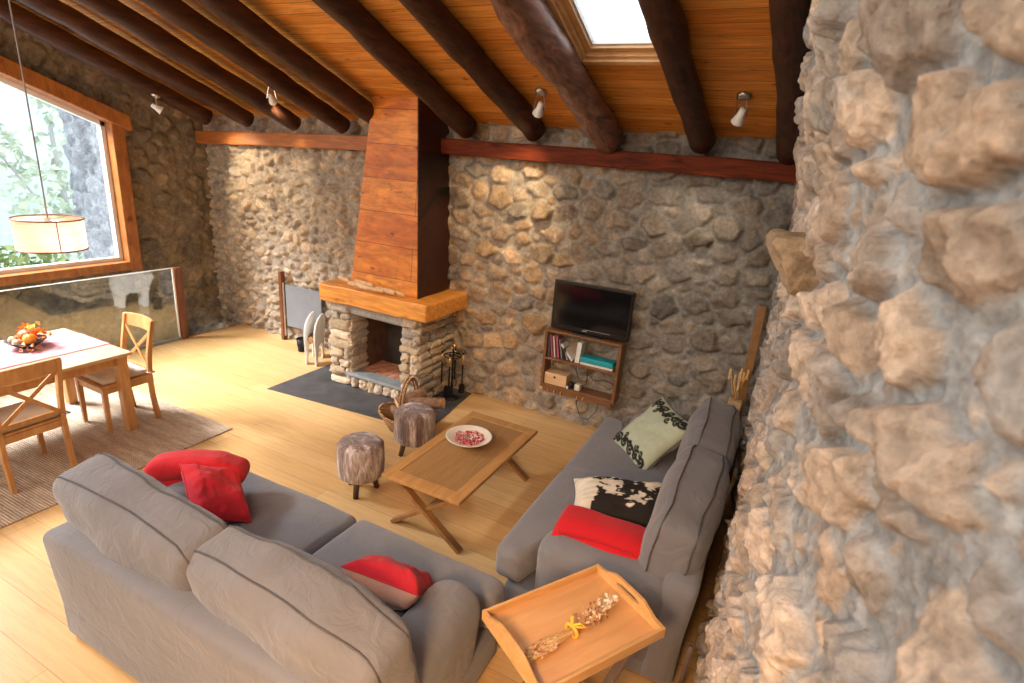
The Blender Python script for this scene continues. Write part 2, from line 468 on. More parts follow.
def stone_field(S, Z, seed, rmin=.055, rmax=.15, palette=None, mortar=(.3, .3, .3), amp=.05, power=2.3, mort=.012, bev=.035, fine=.006, warp=1.0, amax=1.5):
    """returns height and colour on the grid S x Z"""
    r = np.random.default_rng(seed)
    s0, s1, z0, z1 = S.min() - .2, S.max() + .2, Z.min() - .2, Z.max() + .2
    pts = []
    ns = int((s1 - s0) * (z1 - z0) * 900)
    cell = .1; grid = {}
    for rad in np.concatenate([np.full(ns // 10, rmax), np.full(ns // 6, (rmax * .62 + rmin * .38)), r.uniform(rmin * 1.0, rmin * 1.7, ns // 2)]):
        rad = float(rad) * float(r.uniform(.85, 1.15))
        x = float(r.uniform(s0, s1)); z = float(r.uniform(z0, z1))
        ok = True
        ci, cj = int(x / cell), int(z / cell)
        for i in range(ci - 5, ci + 6):
            for j in range(cj - 5, cj + 6):
                for (qx, qz, qr) in grid.get((i, j), ()):
                    if ((qx - x) * .78) ** 2 + ((qz - z) * 1.12) ** 2 < ((qr + rad) * .86) ** 2: ok = False; break
                if not ok: break
            if not ok: break
        if ok:
            grid.setdefault((ci, cj), []).append((x, z, rad)); pts.append((x, z, rad))
    P = np.array(pts, dtype=np.float32); n = len(P)
    ang = r.uniform(-.35, .35, n).astype(np.float32); asp = r.uniform(.95, amax, n).astype(np.float32)
    ca, sa = np.cos(ang), np.sin(ang)
    rx = P[:, 2] * np.sqrt(asp); rz = P[:, 2] / np.sqrt(asp)
    ampi = (amp * r.uniform(.45, 1.25, n) * np.clip(P[:, 2] / (.75 * rmax), .5, 1.3)).astype(np.float32)
    tilt = r.normal(0, .16, (n, 2)).astype(np.float32)
    pal = np.array(palette, dtype=np.float32)
    ci = r.integers(0, len(pal), n); cj = r.integers(0, len(pal), n); w = r.random(n)[:, None] * .6
    col = pal[ci] * (1 - w) + pal[cj] * w
    col = col * r.uniform(.78, 1.15, n)[:, None]
    SS, ZZ = np.meshgrid(S, Z, indexing='ij')
    x = SS.ravel().astype(np.float32); z = ZZ.ravel().astype(np.float32)
    wx = x + .045 * fbm(x * 6, z * 6, seed + 100, 3) + .016 * warp * fbm(x * 22, z * 22, seed + 140, 2)
    wz = z + .045 * fbm(x * 6 + 9, z * 6 + 4, seed + 120, 3) + .016 * warp * fbm(x * 22 + 5, z * 22, seed + 150, 2)
    H = np.zeros_like(x); C = np.zeros((len(x), 3), dtype=np.float32); E = np.zeros_like(x)
    for a in range(0, len(x), 16000):
        sl = slice(a, a + 16000)
        lo, hi = wx[sl].min() - .5, wx[sl].max() + .5
        sel = np.where((P[:, 0] > lo) & (P[:, 0] < hi))[0]
        dx = wx[sl, None] - P[None, sel, 0]; dz = wz[sl, None] - P[None, sel, 1]
        u = dx * ca[sel] + dz * sa[sel]; v = -dx * sa[sel] + dz * ca[sel]
        d = ((np.abs(u) / rx[sel]) ** power + (np.abs(v) / rz[sel]) ** power) ** (1 / power)
        k = np.argmin(d, 1); ar = np.arange(len(k)); f1 = d[ar, k].copy(); d[ar, k] = 9e9; f2 = d.min(1)
        kk = sel[k]
        edge = (f2 - f1) * P[kk, 2] * .5
        edge = np.minimum(edge, (1.32 - f1) * P[kk, 2])      # free-standing stones in wide mortar
        e = smooth(mort * .6, mort + bev, edge)
        dome = np.clip(1 - (f1 * .75) ** 2, 0, 1)
        H[sl] = ampi[kk] * (e * .75 + .35 * dome * e) + e * (tilt[kk, 0] * u[ar, k] + tilt[kk, 1] * v[ar, k])
        ce = smooth(mort * .5, mort + .010, edge)[:, None]
        C[sl] = np.array(mortar, dtype=np.float32) * (1 - ce) + col[kk] * ce
        E[sl] = ce[:, 0]
    n1 = fbm(x * 14, z * 14, seed + 200, 4); n2 = fbm(x * 3, z * 3, seed + 230, 3)
    n3 = fbm(x * 45, z * 45, seed + 260, 3)
    H += fine * 1.6 * n1 * (0.6 + .8 * E) + fine * .7 * n3
    C *= (1 + .38 * n1 + .22 * n2 + .22 * n3)[:, None]
    # lichen / mortar dust: pull some of the stone faces towards the mortar tone
    dust = (smooth(.12, .42, fbm(x * 5 + 3, z * 5, seed + 300, 4)) * .55)[:, None]
    C = C * (1 - dust) + np.array(mortar, dtype=np.float32) * (1 + .3 * n1[:, None]) * dust
    return H.reshape(SS.shape), np.clip(C, .004, 1).reshape(SS.shape + (3,))

def grid_mesh(name, V, C, mat, keep=None, parent=None):
    a, b = V.shape[:2]
    idx = np.arange(a * b).reshape(a, b)
    q = np.stack([idx[:-1, :-1], idx[1:, :-1], idx[1:, 1:], idx[:-1, 1:]], -1).reshape(-1, 4)
    if keep is not None: q = q[keep.ravel()]
    me = bpy.data.meshes.new(name)
    me.vertices.add(a * b); me.vertices.foreach_set('co', V.astype(np.float32).ravel())
    me.loops.add(q.size); me.loops.foreach_set('vertex_index', q.ravel().astype(np.int32))
    me.polygons.add(len(q)); me.polygons.foreach_set('loop_start', np.arange(0, q.size, 4, dtype=np.int32))
    me.polygons.foreach_set('use_smooth', np.ones(len(q), dtype=bool))
    me.materials.append(mat)
    at = me.color_attributes.new('Col', 'FLOAT_COLOR', 'POINT')
    at.data.foreach_set('color', np.concatenate([C.reshape(-1, 3), np.ones((a * b, 1))], 1).astype(np.float32).ravel())
    me.update(); me.validate()
    o = bpy.data.objects.new(name, me); COL.objects.link(o)
    if parent: o.parent = parent
    return o

PAL_BACK = [(.40, .29, .19), (.34, .26, .19), (.44, .32, .20), (.27, .235, .20), (.36, .25, .15), (.22, .20, .185), (.30, .25, .20), (.46, .36, .26)]
PAL_GREY = [(.25, .225, .20), (.30, .255, .205), (.20, .19, .18), (.33, .27, .205), (.22, .21, .20), (.28, .24, .20)]
PAL_NEAR = [(.60, .48, .38), (.53, .43, .35), (.66, .54, .44), (.42, .37, .33), (.58, .49, .42), (.39, .35, .32), (.62, .48, .37)]
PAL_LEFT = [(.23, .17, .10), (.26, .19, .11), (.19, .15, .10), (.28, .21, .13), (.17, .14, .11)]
MORT = (.34, .32, .29)

def back_y(x):
    return 5.2 + .15 * np.clip((-3.5 - x) / 3.6, 0, 1.15)

def zcol(C, S, fn):
    return C
# ---- wall_back
S = np.arange(-7.6, .25, .0135); Z = np.arange(-.1, 3.12, .0135)
H, C = stone_field(S, Z, 21, .036, .105, PAL_BACK, MORT, .032, 2.15, .008, .034, .007, .55, 1.9)
SL = S[S < -3.75]
PAL_LB = [(.42, .34, .26), (.36, .30, .24), (.46, .37, .28), (.28, .25, .22), (.38, .30, .22), (.32, .29, .26)]
HL, CL = stone_field(SL, Z, 24, .020, .062, PAL_LB, (.32, .29, .25), .036, 2.2, .006, .024, .009, .8, 2.1)
H[:len(SL)] = HL; C[:len(SL)] = CL
SS, ZZ = np.meshgrid(S, Z, indexing='ij')
# left part: smaller, busier, warm stones; right part greyer
g = smooth(-2.6, -.6, SS)[..., None]
lum = C.mean(-1, keepdims=True)
C = C * (1 - .55 * g) + lum * np.array([.98, .96, .92]) * .55 * g
C = C * (1 - .22 * g) * (1 + (1 - g) * np.array([.10, .03, -.05]))
V = np.stack([SS, back_y(SS) - H, ZZ], -1)
tag(grid_mesh('wall_back', V, C, M['stone']), kind='structure')

# ---- wall_left with the window opening
WIN = dict(y0=.6, y1=4.11, z0=1.0, ztop=lambda y: 2.635 + .385 * (4.11 - y))
S = np.arange(.2, 5.6, .016); Z = np.arange(-1.6, 5.0, .016)
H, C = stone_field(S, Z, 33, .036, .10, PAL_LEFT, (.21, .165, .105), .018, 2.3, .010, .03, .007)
SS, ZZ = np.meshgrid(S, Z, indexing='ij')
V = np.stack([-7.46 + H, SS, ZZ], -1)
yc = (SS[:-1, :-1] + .008); zc = (ZZ[:-1, :-1] + .008)
inside = (yc > WIN['y0']) & (yc < WIN['y1'] + .05) & (zc > WIN['z0'] - .03) & (zc < WIN['ztop'](yc) + .07)
roof = zc > 2.98 + .385 * (5.2 - yc)
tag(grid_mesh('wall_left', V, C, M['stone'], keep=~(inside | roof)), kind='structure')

# ---- wall_right: follows a plan curve that swings out towards the camera
CTRL = [(5.45, -.06), (4.6, .01), (3.7, .05), (2.9, .075), (2.3, .09), (1.8, .13), (1.4, .20), (1.05, .30), (.7, .44), (.35, .62), (0, .84), (-.5, 1.2), (-1.1, 1.7)]
def right_curve():
    ys = np.array([c[0] for c in CTRL]); xs = np.array([c[1] for c in CTRL])
    t = np.linspace(0, 1, len(ys)); T2 = np.linspace(0, 1, 1200)
    # cubic (Catmull-Rom through numpy polynomial pieces)
    def cr(p):
        out = np.zeros_like(T2); n = len(p)
        for k, u in enumerate(T2):
            f = u * (n - 1); i = min(int(f), n - 2); w = f - i
            p0, p1, p2, p3 = p[max(i - 1, 0)], p[i], p[i + 1], p[min(i + 2, n - 1)]
            out[k] = .5 * (2 * p1 + (p2 - p0) * w + (2 * p0 - 5 * p1 + 4 * p2 - p3) * w * w + (3 * p1 - p0 - 3 * p2 + p3) * w ** 3)
        return out
    X, Y = cr(xs), cr(ys)
    L = np.concatenate([[0], np.cumsum(np.hypot(np.diff(X), np.diff(Y)))])
    return X, Y, L
RX, RY, RL = right_curve()
S = []; s = 0
while s < RL[-1]:
    S.append(s); yy = np.interp(s, RL, RY); s += .0055 if yy < 2.2 else .0055 + .0028 * (yy - 2.2)
S = np.array(S); Z = np.arange(-.05, 4.7, .0085)
H, C = stone_field(S, Z, 58, .026, .098, PAL_NEAR, (.40, .415, .43), .040, 2.2, .017, .020, .013, 1.3, 1.6)
SS, ZZ = np.meshgrid(S, Z, indexing='ij')
px = np.interp(SS, RL, RX) - .13 * smooth(2.2, 3.3, ZZ); py = np.interp(SS, RL, RY)
dxs = np.gradient(np.interp(S, RL, RX), S); dys = np.gradient(np.interp(S, RL, RY), S)
nx = dys; ny = -dxs                       # left-hand normal, into the room
ln = np.hypot(nx, ny); nx = nx / ln; ny = ny / ln
sw = smooth(.3, 1.4, S)[:, None] * .6 + .4
big = .03 * fbm(SS * 1.1, ZZ * 1.1, 900, 2)
V = np.stack([px + nx[:, None] * (H * sw + big * sw), py + ny[:, None] * (H * sw + big * sw), ZZ], -1)
wall_right = tag(grid_mesh('wall_right', V, C, M['stone_near']), kind='structure')
mb = MB(); mb.cur = (.50, .37, .24)
def ledge(q):
    t = max(0.0, min(1.0, q.z / .19))
    k = .50 + .50 * min(1, t * 1.25) ** .7
    p = Vector((q.x * k + .03 * (1 - t), q.y * k, q.z))
    n1 = Vector((noise.noise(p * 9), noise.noise(p * 9 + Vector((4, 0, 0))), noise.noise(p * 9 + Vector((8, 0, 0))))) * .024
    n2 = Vector((noise.noise(p * 26), noise.noise(p * 26 + Vector((4, 0, 0))), noise.noise(p * 26 + Vector((8, 0, 0))))) * .010
    return p + (n1 + n2) * (1 if t < .92 else .35)
mb.rbox(.27, .30, .19, .02, 12, ledge, T(.065, 2.2, 2.235) @ RZ(.12))
lr = mb.build('protruding_stone', M['stone_near'], wall_right, smooth=True)

# ---- floor, stairwell, ceiling
mb = MB(); mb.box(-6.93, 2.4, -2.5, 5.5, -.12, 0)
tag(mb.build('floor', M['floor']), kind='structure')
mb = MB(); mb.box(-7.6, -6.93, -.5, 5.5, -1.65, -1.55)
tag(mb.build('floor_stairwell', M['slate']), kind='structure')
mb = MB(); mb.box(-6.97, -6.925, .2, 5.4, -1.6, -.001)
tag(mb.build('trim_4', M['oak_leg']), kind='structure')

SLOPE = .385
mb = MB(); mb.box(-7.6, 3.2, -2.6, -2.5, -.1, 6.2)  # unseen rear and side walls, added to cut sky light from behind
tag(mb.build('wall_rear', M['rearplaster']), kind='structure')
mb = MB(); mb.box(2.35, 2.45, -2.5, -.6, -.1, 6.2)
tag(mb.build('wall_side', M['rearplaster']), kind='structure')
def ceil_z(y): return 2.90 + SLOPE * (5.2 - y)
ANG = math.atan(SLOPE)
# ceiling local frame: origin at (0,5.2,2.90); u = x, v = up the slope (towards -y), n = up normal
cM = Matrix.Translation((0, 5.2, 2.90)) @ Matrix.Rotation(ANG, 4, 'X').inverted() @ Matrix.Rotation(PI, 4, 'Z')
# after the half turn: local +x = world -x, local +y = up the slope towards the camera
def ceil_box(mb, x0, x1, v0, v1, n0, n1):
    mb.box(-x1, -x0, v0, v1, n0, n1)
SKX0, SKX1, SKV0, SKV1 = -1.60, -.93, 1.14, 2.35
ce = MB()
for (a, b, c, d) in ((-7.7, SKX0, -.5, 6.9), (SKX1, 2.5, -.5, 6.9), (SKX0, SKX1, -.5, SKV0), (SKX0, SKX1, SKV1, 6.9)):
    ceil_box(ce, a, b, c, d, 0, .08)
o = ce.build('ceiling', M['ceiling']); o.matrix_world = cM; tag(o, kind='structure')

# skylight
sk = tag(empty('window_2'), kind='structure'); sk.matrix_world = cM
def frame_box(mb, x0, x1, v0, v1, w, n0, n1):
    ceil_box(mb, x0, x0 + w, v0, v1, n0, n1); ceil_box(mb, x1 - w, x1, v0, v1, n0, n1)
    ceil_box(mb, x0 + w, x1 - w, v0, v0 + w, n0, n1); ceil_box(mb, x0 + w, x1 - w, v1 - w, v1, n0, n1)
M['skyframe'] = wood('skylight_pine', (.52, .27, .10), (.74, .45, .20), (2, 2, 2), 3, .4, False, .05)
mb = MB(); frame_box(mb, SKX0 - .04, SKX1 + .04, SKV0 - .04, SKV1 + .04, .045, -.025, .01)
mb.build('frame', M['skyframe'], sk, bevel=.004)
mb = MB(); frame_box(mb, SKX0, SKX1, SKV0, SKV1, .03, .0, .10)
mb.build('lining', M['skyframe'], sk, bevel=.004)
mb = MB(); frame_box(mb, SKX0 + .03, SKX1 - .03, SKV0 + .03, SKV1 - .03, .045, .03, .09)
mb.build('sash', M['skyframe'], sk, bevel=.004)
mb = MB(); frame_box(mb, SKX0 + .072, SKX1 - .072, SKV0 + .072, SKV1 - .072, .015, .055, .095)
mb.build('glazing_bead', M['whiteedge'], sk)
mb = MB(); ceil_box(mb, SKX0 + .072, SKX1 - .072, SKV0 + .072, SKV1 - .072, .07, .075)
mb.build('pane', M['pane'], sk)

# ---- log beams
BEAM_X = [-.16, -.84, -1.64, -2.35, -3.09, -4.07, -4.69, -5.42, -6.21, -6.97]
BEAM_R = [.095, .10, .13, .10, .105, .094, .094, .092, .092, .096]
ORD = ['log beam nearest the right stone wall', 'log beam right of the skylight', 'knobbly pale-patched log beam left of the skylight',
       'log beam between the chimney and the skylight beam', 'log beam at the right corner of the chimney hood',
       'log beam meeting the left side of the chimney hood', 'second log beam left of the chimney hood', 'third log beam left of the chimney hood',
       'log beam second from the window wall', 'log beam closest to the window wall']
for i, (bx, r) in enumerate(zip(BEAM_X, BEAM_R)):
    pts = []; rs = []
    skylit = i == 2
    for k in range(42):
        y = 5.06 - k * .14
        wob = .012 if not skylit else .03
        nx_ = noise.noise(Vector((i * 5.1, y * 1.3, 0))) * wob * 1.5 - (.055 if i < 4 else .02) * (5 - y); nz_ = noise.noise(Vector((i * 5.1, y * 1.3, 9))) * wob
        z = ceil_z(y) - (.235 - r) / math.cos(ANG) if r < .10 else ceil_z(y) - r * .92 / math.cos(ANG)
        pts.append((bx + nx_, y, z + nz_)); rs.append(r * (1 + (.22 if skylit else .09) * noise.noise(Vector((i * 3.3, y * 2.1, 4)))))
    mb = MB(); mb.tube(pts, rs, 20)
    for j, v in enumerate(mb.v):
        k = noise.noise(Vector(v) * (7 if not skylit else 9)) * (.012 if not skylit else .03)
        a = Vector(v) - Vector(pts[min(j // 20, 41)])
        mb.v[j] = tuple(Vector(v) + a.normalized() * k)
    o = mb.build('ceiling_beam', M['log_skylit_worn'] if skylit else M['log'], smooth=True)
    tag(o, 'dark round ' + ORD[i] if not skylit else ORD[i] + ' with dark bark', 'beam', 'log beams under the sloping ceiling')

# ---- wall plates on the back wall
def plate(name, p0, p1, h, mat):
    mb = MB(); n = 28; vs = []
    for k in range(n + 1):
        t = k / n; x = p0[0] + (p1[0] - p0[0]) * t; z = p0[1] + (p1[1] - p0[1]) * t
        yb = float(back_y(np.array(x)))
        e = noise.noise(Vector((x * 2.3, 1, 0))) * .012; e2 = noise.noise(Vector((x * 2.3, 5, 0))) * .012
        vs += [(x, yb + .05, z + e), (x, yb - .15 + e2, z + e), (x, yb - .15 + e2, z + h + e2), (x, yb + .05, z + h + e2)]
    fs = [(0, 1, 2, 3), (n * 4 + 3, n * 4 + 2, n * 4 + 1, n * 4)]
    for k in range(n):
        for j in range(4):
            l = (j + 1) % 4
            fs.append((k * 4 + j, k * 4 + 4 + j, k * 4 + 4 + l, k * 4 + l))
    mb.add(vs, fs)
    return tag(mb.build(name, mat, bevel=.012), kind='structure')
plate('trim_1', (-7.46, 2.475), (-3.9, 2.575), .155, M['beam_orange'])
plate('trim_2', (-3.5, 2.59), (.2, 2.585), .15, M['beam_red'])

# ---- big window in the left wall
w1 = tag(empty('window_1'), kind='structure')
def zt(y): return WIN['ztop'](y)
Y0, Y1, Z0 = WIN['y0'], WIN['y1'], WIN['z0']
XI = -7.36
mb = MB(); mb.box(-7.60, XI, Y1, Y1 + .145, Z0 - .12, zt(Y1) + .10)
mb.build('jamb', M['trim_wood'], w1, bevel=.008)
mb = MB(); mb.box(-7.60, XI - .0, Y0, Y1 + .02, Z0 - .10, Z0)
mb.build('sill', M['trim_wood'], w1, bevel=.008)
mb = MB()
mb.prism([(Y1 + .20, zt(Y1 + .20)), (Y1 + .20, zt(Y1 + .20) + .17), (Y0, zt(Y0) + .17), (Y0, zt(Y0))], lambda a, b, t: (XI + .06 if t else -7.62, a, b))
mb.build('lintel', M['trim_wood'], w1, bevel=.01)
mb = MB(); w = .045
mb.box(-7.58, -7.50, Y1 - w, Y1 + .03, Z0, zt(Y1) + .06); mb.box(-7.58, -7.50, Y0, Y1 - w, Z0, Z0 + w)
mb.prism([(Y1, zt(Y1)), (Y1, zt(Y1) - w * 1.1), (Y0, zt(Y0) - w * 1.1), (Y0, zt(Y0))], lambda a, b, t: (-7.50 if t else -7.58, a, b))
mb.build('sash', M['whiteedge'], w1)
mb = MB(); mb.prism([(Y0, Z0), (Y1, Z0), (Y1, zt(Y1)), (Y0, zt(Y0))], lambda a, b, t: (-7.535 if t else -7.541, a, b))
mb.build('pane', M['pane'], w1)

# ---- outdoors
def hill():
    mb = MB(); n = 60; m = 40; vs = []
    for i in range(n + 1):
        y = -40 + 140 * i / n
        for j in range(m + 1):
            t = j / m; x = -14 - 60 * t
            z = -4 + 44 * t ** .8 + 3 * noise.noise(Vector((x * .07, y * .07, 0))) + .8 * noise.noise(Vector((x * .4, y * .4, 3)))
            vs.append((x, y, z))
    fs = [(i * (m + 1) + j, (i + 1) * (m + 1) + j, (i + 1) * (m + 1) + j + 1, i * (m + 1) + j + 1) for i in range(n) for j in range(m)]
    mb.add(vs, fs)
    m_, nt, b = newmat('hazy_hillside')
    f = noise_t(nt, coords(nt), .35, 8, .7)
    sx = N(nt, 'ShaderNodeSeparateXYZ'); tc = N(nt, 'ShaderNodeTexCoord'); nt.links.new(tc.outputs['Object'], sx.inputs[0])
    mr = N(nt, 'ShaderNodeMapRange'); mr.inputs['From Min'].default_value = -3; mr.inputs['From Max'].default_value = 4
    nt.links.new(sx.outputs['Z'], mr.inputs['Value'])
    hz = ramp(nt, f, [(.35, (.34, .41, .46)), (.65, (.46, .52, .56))]); gr = ramp(nt, f, [(.35, (.24, .31, .18)), (.65, (.42, .48, .37))])  # hz: distance haze baked into the base colour up the slope
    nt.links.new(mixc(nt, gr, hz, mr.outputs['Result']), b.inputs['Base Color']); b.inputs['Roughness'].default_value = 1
    b.inputs['Specular IOR Level'].default_value = 0
    return tag(mb.build('hillside', m_, smooth=True), kind='structure')
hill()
S = np.arange(-10.3, -7.55, .03); Z = np.arange(-1, 3.2, .03)
H, C = stone_field(S, Z, 77, .07, .15, [(.29, .31, .34), (.37, .39, .42), (.25, .27, .30)], (.38, .40, .43), .03)
SS, ZZ = np.meshgrid(S, Z, indexing='ij')
tag(grid_mesh('wall_outside', np.stack([SS, 5.05 - H, ZZ], -1), C, M['stone']), kind='structure')

def leafy(name, label, cat, base, crown, n, size, cols, trunk=None, seed=1):
    rr = random.Random(seed)
    root = thing(name, label, cat, base)
    mb = MB()
    for k in range(n):
        cx, cy, cz, r = crown[rr.randrange(len(crown))]
        d = Vector((rr.gauss(0, 1), rr.gauss(0, 1), rr.gauss(0, 1))).normalized() * r * rr.random() ** .4
        p = Vector((cx, cy, cz)) + d
        a = Vector((rr.gauss(0, 1), rr.gauss(0, 1), rr.gauss(0, 1))).normalized(); b = a.orthogonal().normalized()
        s_ = size * rr.uniform(.6, 1.3); c = rr.choice(cols); mb.cur = c
        mb.add([p - a * s_, p + b * s_ * .5, p + a * s_, p - b * s_ * .5], [(0, 1, 2, 3)])
    mb.build('foliage', M['petals'], root)
    if trunk:
        mb = MB()
        for pts, r in trunk: mb.tube(pts, [r * (1 - .6 * i / (len(pts) - 1)) for i in range(len(pts))], 7)
        mb.build('trunk', M['paletrunk'], root, smooth=True)
    return root
M['paletrunk'] = wood('pale_trunk', (.27, .28, .26), (.38, .39, .37), (6, 6, 2), 3, .8, False)
G = [(.38, .45, .33), (.44, .50, .38), (.34, .41, .30), (.50, .55, .45)]  # leaf and trunk colours paled to bake in the outdoor haze
leafy('tree', 'pale green tree outside the window beside the outdoor stone wall', 'tree', (-13, 6.3, -1.2),
      [(0, 0, 3.0, .8), (.3, -.7, 2.3, .8), (-.2, .5, 2.2, .8), (0, -1.1, 3.3, .5), (.2, .1, 4.1, .5), (0, -.2, 1.5, .6)], 900, .10, G,
      [([(0, 0, 0), (.05, .02, 1.2), (0, -.1, 2.4), (.1, -.2, 3.8)], .09), ([(0, 0, 1.6), (.2, -.6, 2.3), (.2, -1.1, 3.2)], .04)], 4)
leafy('shrub', 'low green shrub outside the window below the pendant lamp', 'shrub', (-10.5, 4.0, -.6),
      [(0, 0, .9, .5), (0, .6, .8, .45), (0, -.7, .7, .45), (-.2, -1.4, .6, .4)], 900, .08, [(.22, .30, .10), (.30, .37, .14), (.18, .27, .09)],
      [([(0, 0, 0), (0, .1, .8)], .03)], 9)

# ------------------------------------------------------------------ fireplace
fp = thing('fireplace', 'stone fireplace with thick orange timber mantel and tall tapering wooden chimney hood', 'fireplace', (0, 0, 0))
FX0, FX1, OX0, OX1, FY = -4.44, -3.22, -4.14, -3.46, 4.52
def stone_courses(mb, x0, x1, z0, z1, place, rr, hmin=.07, hmax=.13, wmin=.10, wmax=.24, dep=.12):
    z = z0
    while z < z1 - .03:
        h = min(rr.uniform(hmin, hmax), z1 - z)
        if z1 - z - h < .05: h = z1 - z
        x = x0
        while x < x1 - .02:
            w = rr.uniform(wmin, wmax)
            if x1 - x - w < wmin * .6: w = x1 - x
            w = min(w, x1 - x)
            c = rr.choice([(.42, .36, .29), (.36, .31, .26), (.48, .41, .32), (.31, .29, .26), (.40, .33, .24), (.44, .40, .35)])
            k = rr.uniform(.95, 1.45); mb.cur = tuple(q * k * t_ for q, t_ in zip(c, (1.04, .98, .92)))
            sd = rr.uniform(0, 50)
            cen, sz, = place(x + w / 2, z + h / 2, w, h, rr)
            mb.rock(cen, sz[0], sz[1], sz[2] * rr.uniform(.92, 1.12), sd, None, .30, 3)
            x += w
        z += h
sur = MB(); rr = random.Random(3)
sur.cur = (.34, .325, .30)
for (a, b, c, d) in ((FX0 + .03, OX0 - .0, .0, .97), (OX1, FX1 - .03, 0, .97), (OX0, OX1, 0, .13)):
    sur.box(a, b, FY + .03, 5.25, c, d)
front = lambda x, z, w, h, r: ((x, FY + .05 - r.uniform(0, .02), z), (w - .008, .13, h - .008))
stone_courses(sur, FX0, OX0, 0, .96, front, rr, wmin=.13, wmax=.31)
stone_courses(sur, OX1, FX1, 0, .96, front, rr, wmin=.12, wmax=.26)
stone_courses(sur, OX0, OX1, 0, .13, front, rr, hmin=.13, hmax=.14, wmin=.09, wmax=.16)
side = lambda y, z, w, h, r: ((FX1 - .05 + r.uniform(0, .02), y, z), (.13, w - .008, h - .008))
stone_courses(sur, FY, 5.22, 0, .96, side, rr, wmin=.16, wmax=.34)
sideL = lambda y, z, w, h, r: ((FX0 + .05 - r.uniform(0, .02), y, z), (.13, w - .008, h - .008))
stone_courses(sur, FY, 5.22, 0, .96, sideL, rr, wmin=.16, wmax=.34)
inner = lambda y, z, w, h, r: ((OX0 - .02, y, z), (.08, w - .006, h - .006))
stone_courses(sur, FY, 4.8, .16, .83, inner, rr, wmin=.16, wmax=.3)
sur.build('stone_surround', M['stone'], fp, smooth=True)
mb = MB(); mb.cur = (.33, .32, .30); mb.rock(((OX0 + OX1) / 2, FY + .10, .90), .80, .2, .12, 2.2, None, .06, 5)
mb.build('lintel_stone', M['stone'], fp, smooth=True)
mb = MB(); mb.box(OX0 - .06, OX1 + .06, FY - .035, FY + .14, .135, .175); mb.build('slate_ledge', M['slate_ledge'], fp, bevel=.008)
mb = MB()
for i in range(7):
    for j in range(3):
        mb.box(OX0 + .01 + i * .096, OX0 + .10 + i * .096, FY + .145 + j * .13, FY + .27 + j * .13, .10, .165)
mb.build('brick_hearth', M['brick'], fp, bevel=.006)
mb = MB(); mb.box(OX0 - .01, OX1 + .01, 5.12, 5.2, .1, .97); mb.box(OX0, OX1, FY + .5, 5.15, .08, .13)
mb.box(OX1 - .005, OX1 + .02, FY + .10, 5.15, .1, .9); mb.box(OX0, OX1, FY + .16, 5.15, .86, .9)
mb.build('firebox_lining', M['soot'], fp)
mb = MB(); mb.box(OX0 - .01, OX0 + .012, 4.78, 5.15, .1, .9); mb.build('firebox_side', M['sootwarm'], fp)
mb = MB(); mb.box(OX0 + .05, OX1 - .05, FY + .48, FY + .9, .13, .15); 
mb = MB()
def mant(q):
    e = Vector((noise.noise(q * 3), noise.noise(q * 3 + Vector((5, 0, 0))), noise.noise(q * 3 + Vector((9, 0, 0))))) * .018
    return q + e
mb.rbox(1.42, .80, .19, .022, 14, mant, T(-3.785, 4.83, .972))
mb.build('mantel', M['mantel'], fp, smooth=True)
# hood: tapering box of boards
BX0, BX1, BY = -4.19, -3.31, 4.60
TX0, TX1, TYf = -4.0, -3.46, 4.74
zb = 1.155
def hood_face(pts, name, mat, th=.02):
    mb = MB(); mb.add(pts, [(0, 1, 2, 3)]); o = mb.build(name, mat, fp)
    sm = o.modifiers.new('solid', 'SOLIDIFY'); sm.thickness = th; sm.offset = 0
    return o
zf, zr = ceil_z(TYf) + .03, ceil_z(5.2) + .03
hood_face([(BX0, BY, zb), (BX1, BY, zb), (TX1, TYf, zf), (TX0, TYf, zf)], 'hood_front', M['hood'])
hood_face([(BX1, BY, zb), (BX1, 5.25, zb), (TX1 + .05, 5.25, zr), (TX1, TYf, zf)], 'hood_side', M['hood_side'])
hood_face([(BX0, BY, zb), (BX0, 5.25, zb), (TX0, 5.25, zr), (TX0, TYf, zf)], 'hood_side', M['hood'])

# kindling on the mantel
def stick(p0, p1, r, mat, label):
    mb = MB(); a = Vector(p0); b = Vector(p1); pts = [a.lerp(b, t) + Vector((noise.noise(a * 3 + Vector((t * 4, 0, 0))), noise.noise(a * 5 + Vector((0, t * 4, 0))), 0)) * .008 for t in (0, .25, .5, .75, 1)]
    mb.tube(pts, [r * .9, r, r * 1.05, r, r * .85], 5)
    return tag(mb.build('kindling_stick', mat), label, 'stick', 'kindling laid along the mantel')
zt_ = 1.195
KL = [((-4.16, 4.53, zt_), (-3.87, 4.52, zt_), 0.029, 'thick pale split stick at the left end of the mantel kindling'),
      ((-4.10, 4.565, zt_ + .028), (-3.80, 4.50, zt_ + .032), 0.025, 'pale stick lying on top of the left mantel kindling'),
      ((-3.98, 4.485, zt_ - .004), (-3.66, 4.495, zt_ - .002), 0.022, 'thin stick at the front edge of the mantel'),
      ((-3.80, 4.545, zt_ + .006), (-3.52, 4.50, zt_), 0.026, 'orange-tinted stick in the middle of the mantel'),
      ((-3.68, 4.55, zt_ + .010), (-3.40, 4.51, zt_ - .002), 0.020, 'slim stick at the right end of the mantel kindling'),
      ((-4.42, 4.66, zt_ - .002), (-4.22, 4.60, zt_ - .002), 0.023, 'short stick left of the chimney hood foot')]
for a, b, r, l in KL: stick(a, b, r, M['logend'], l)

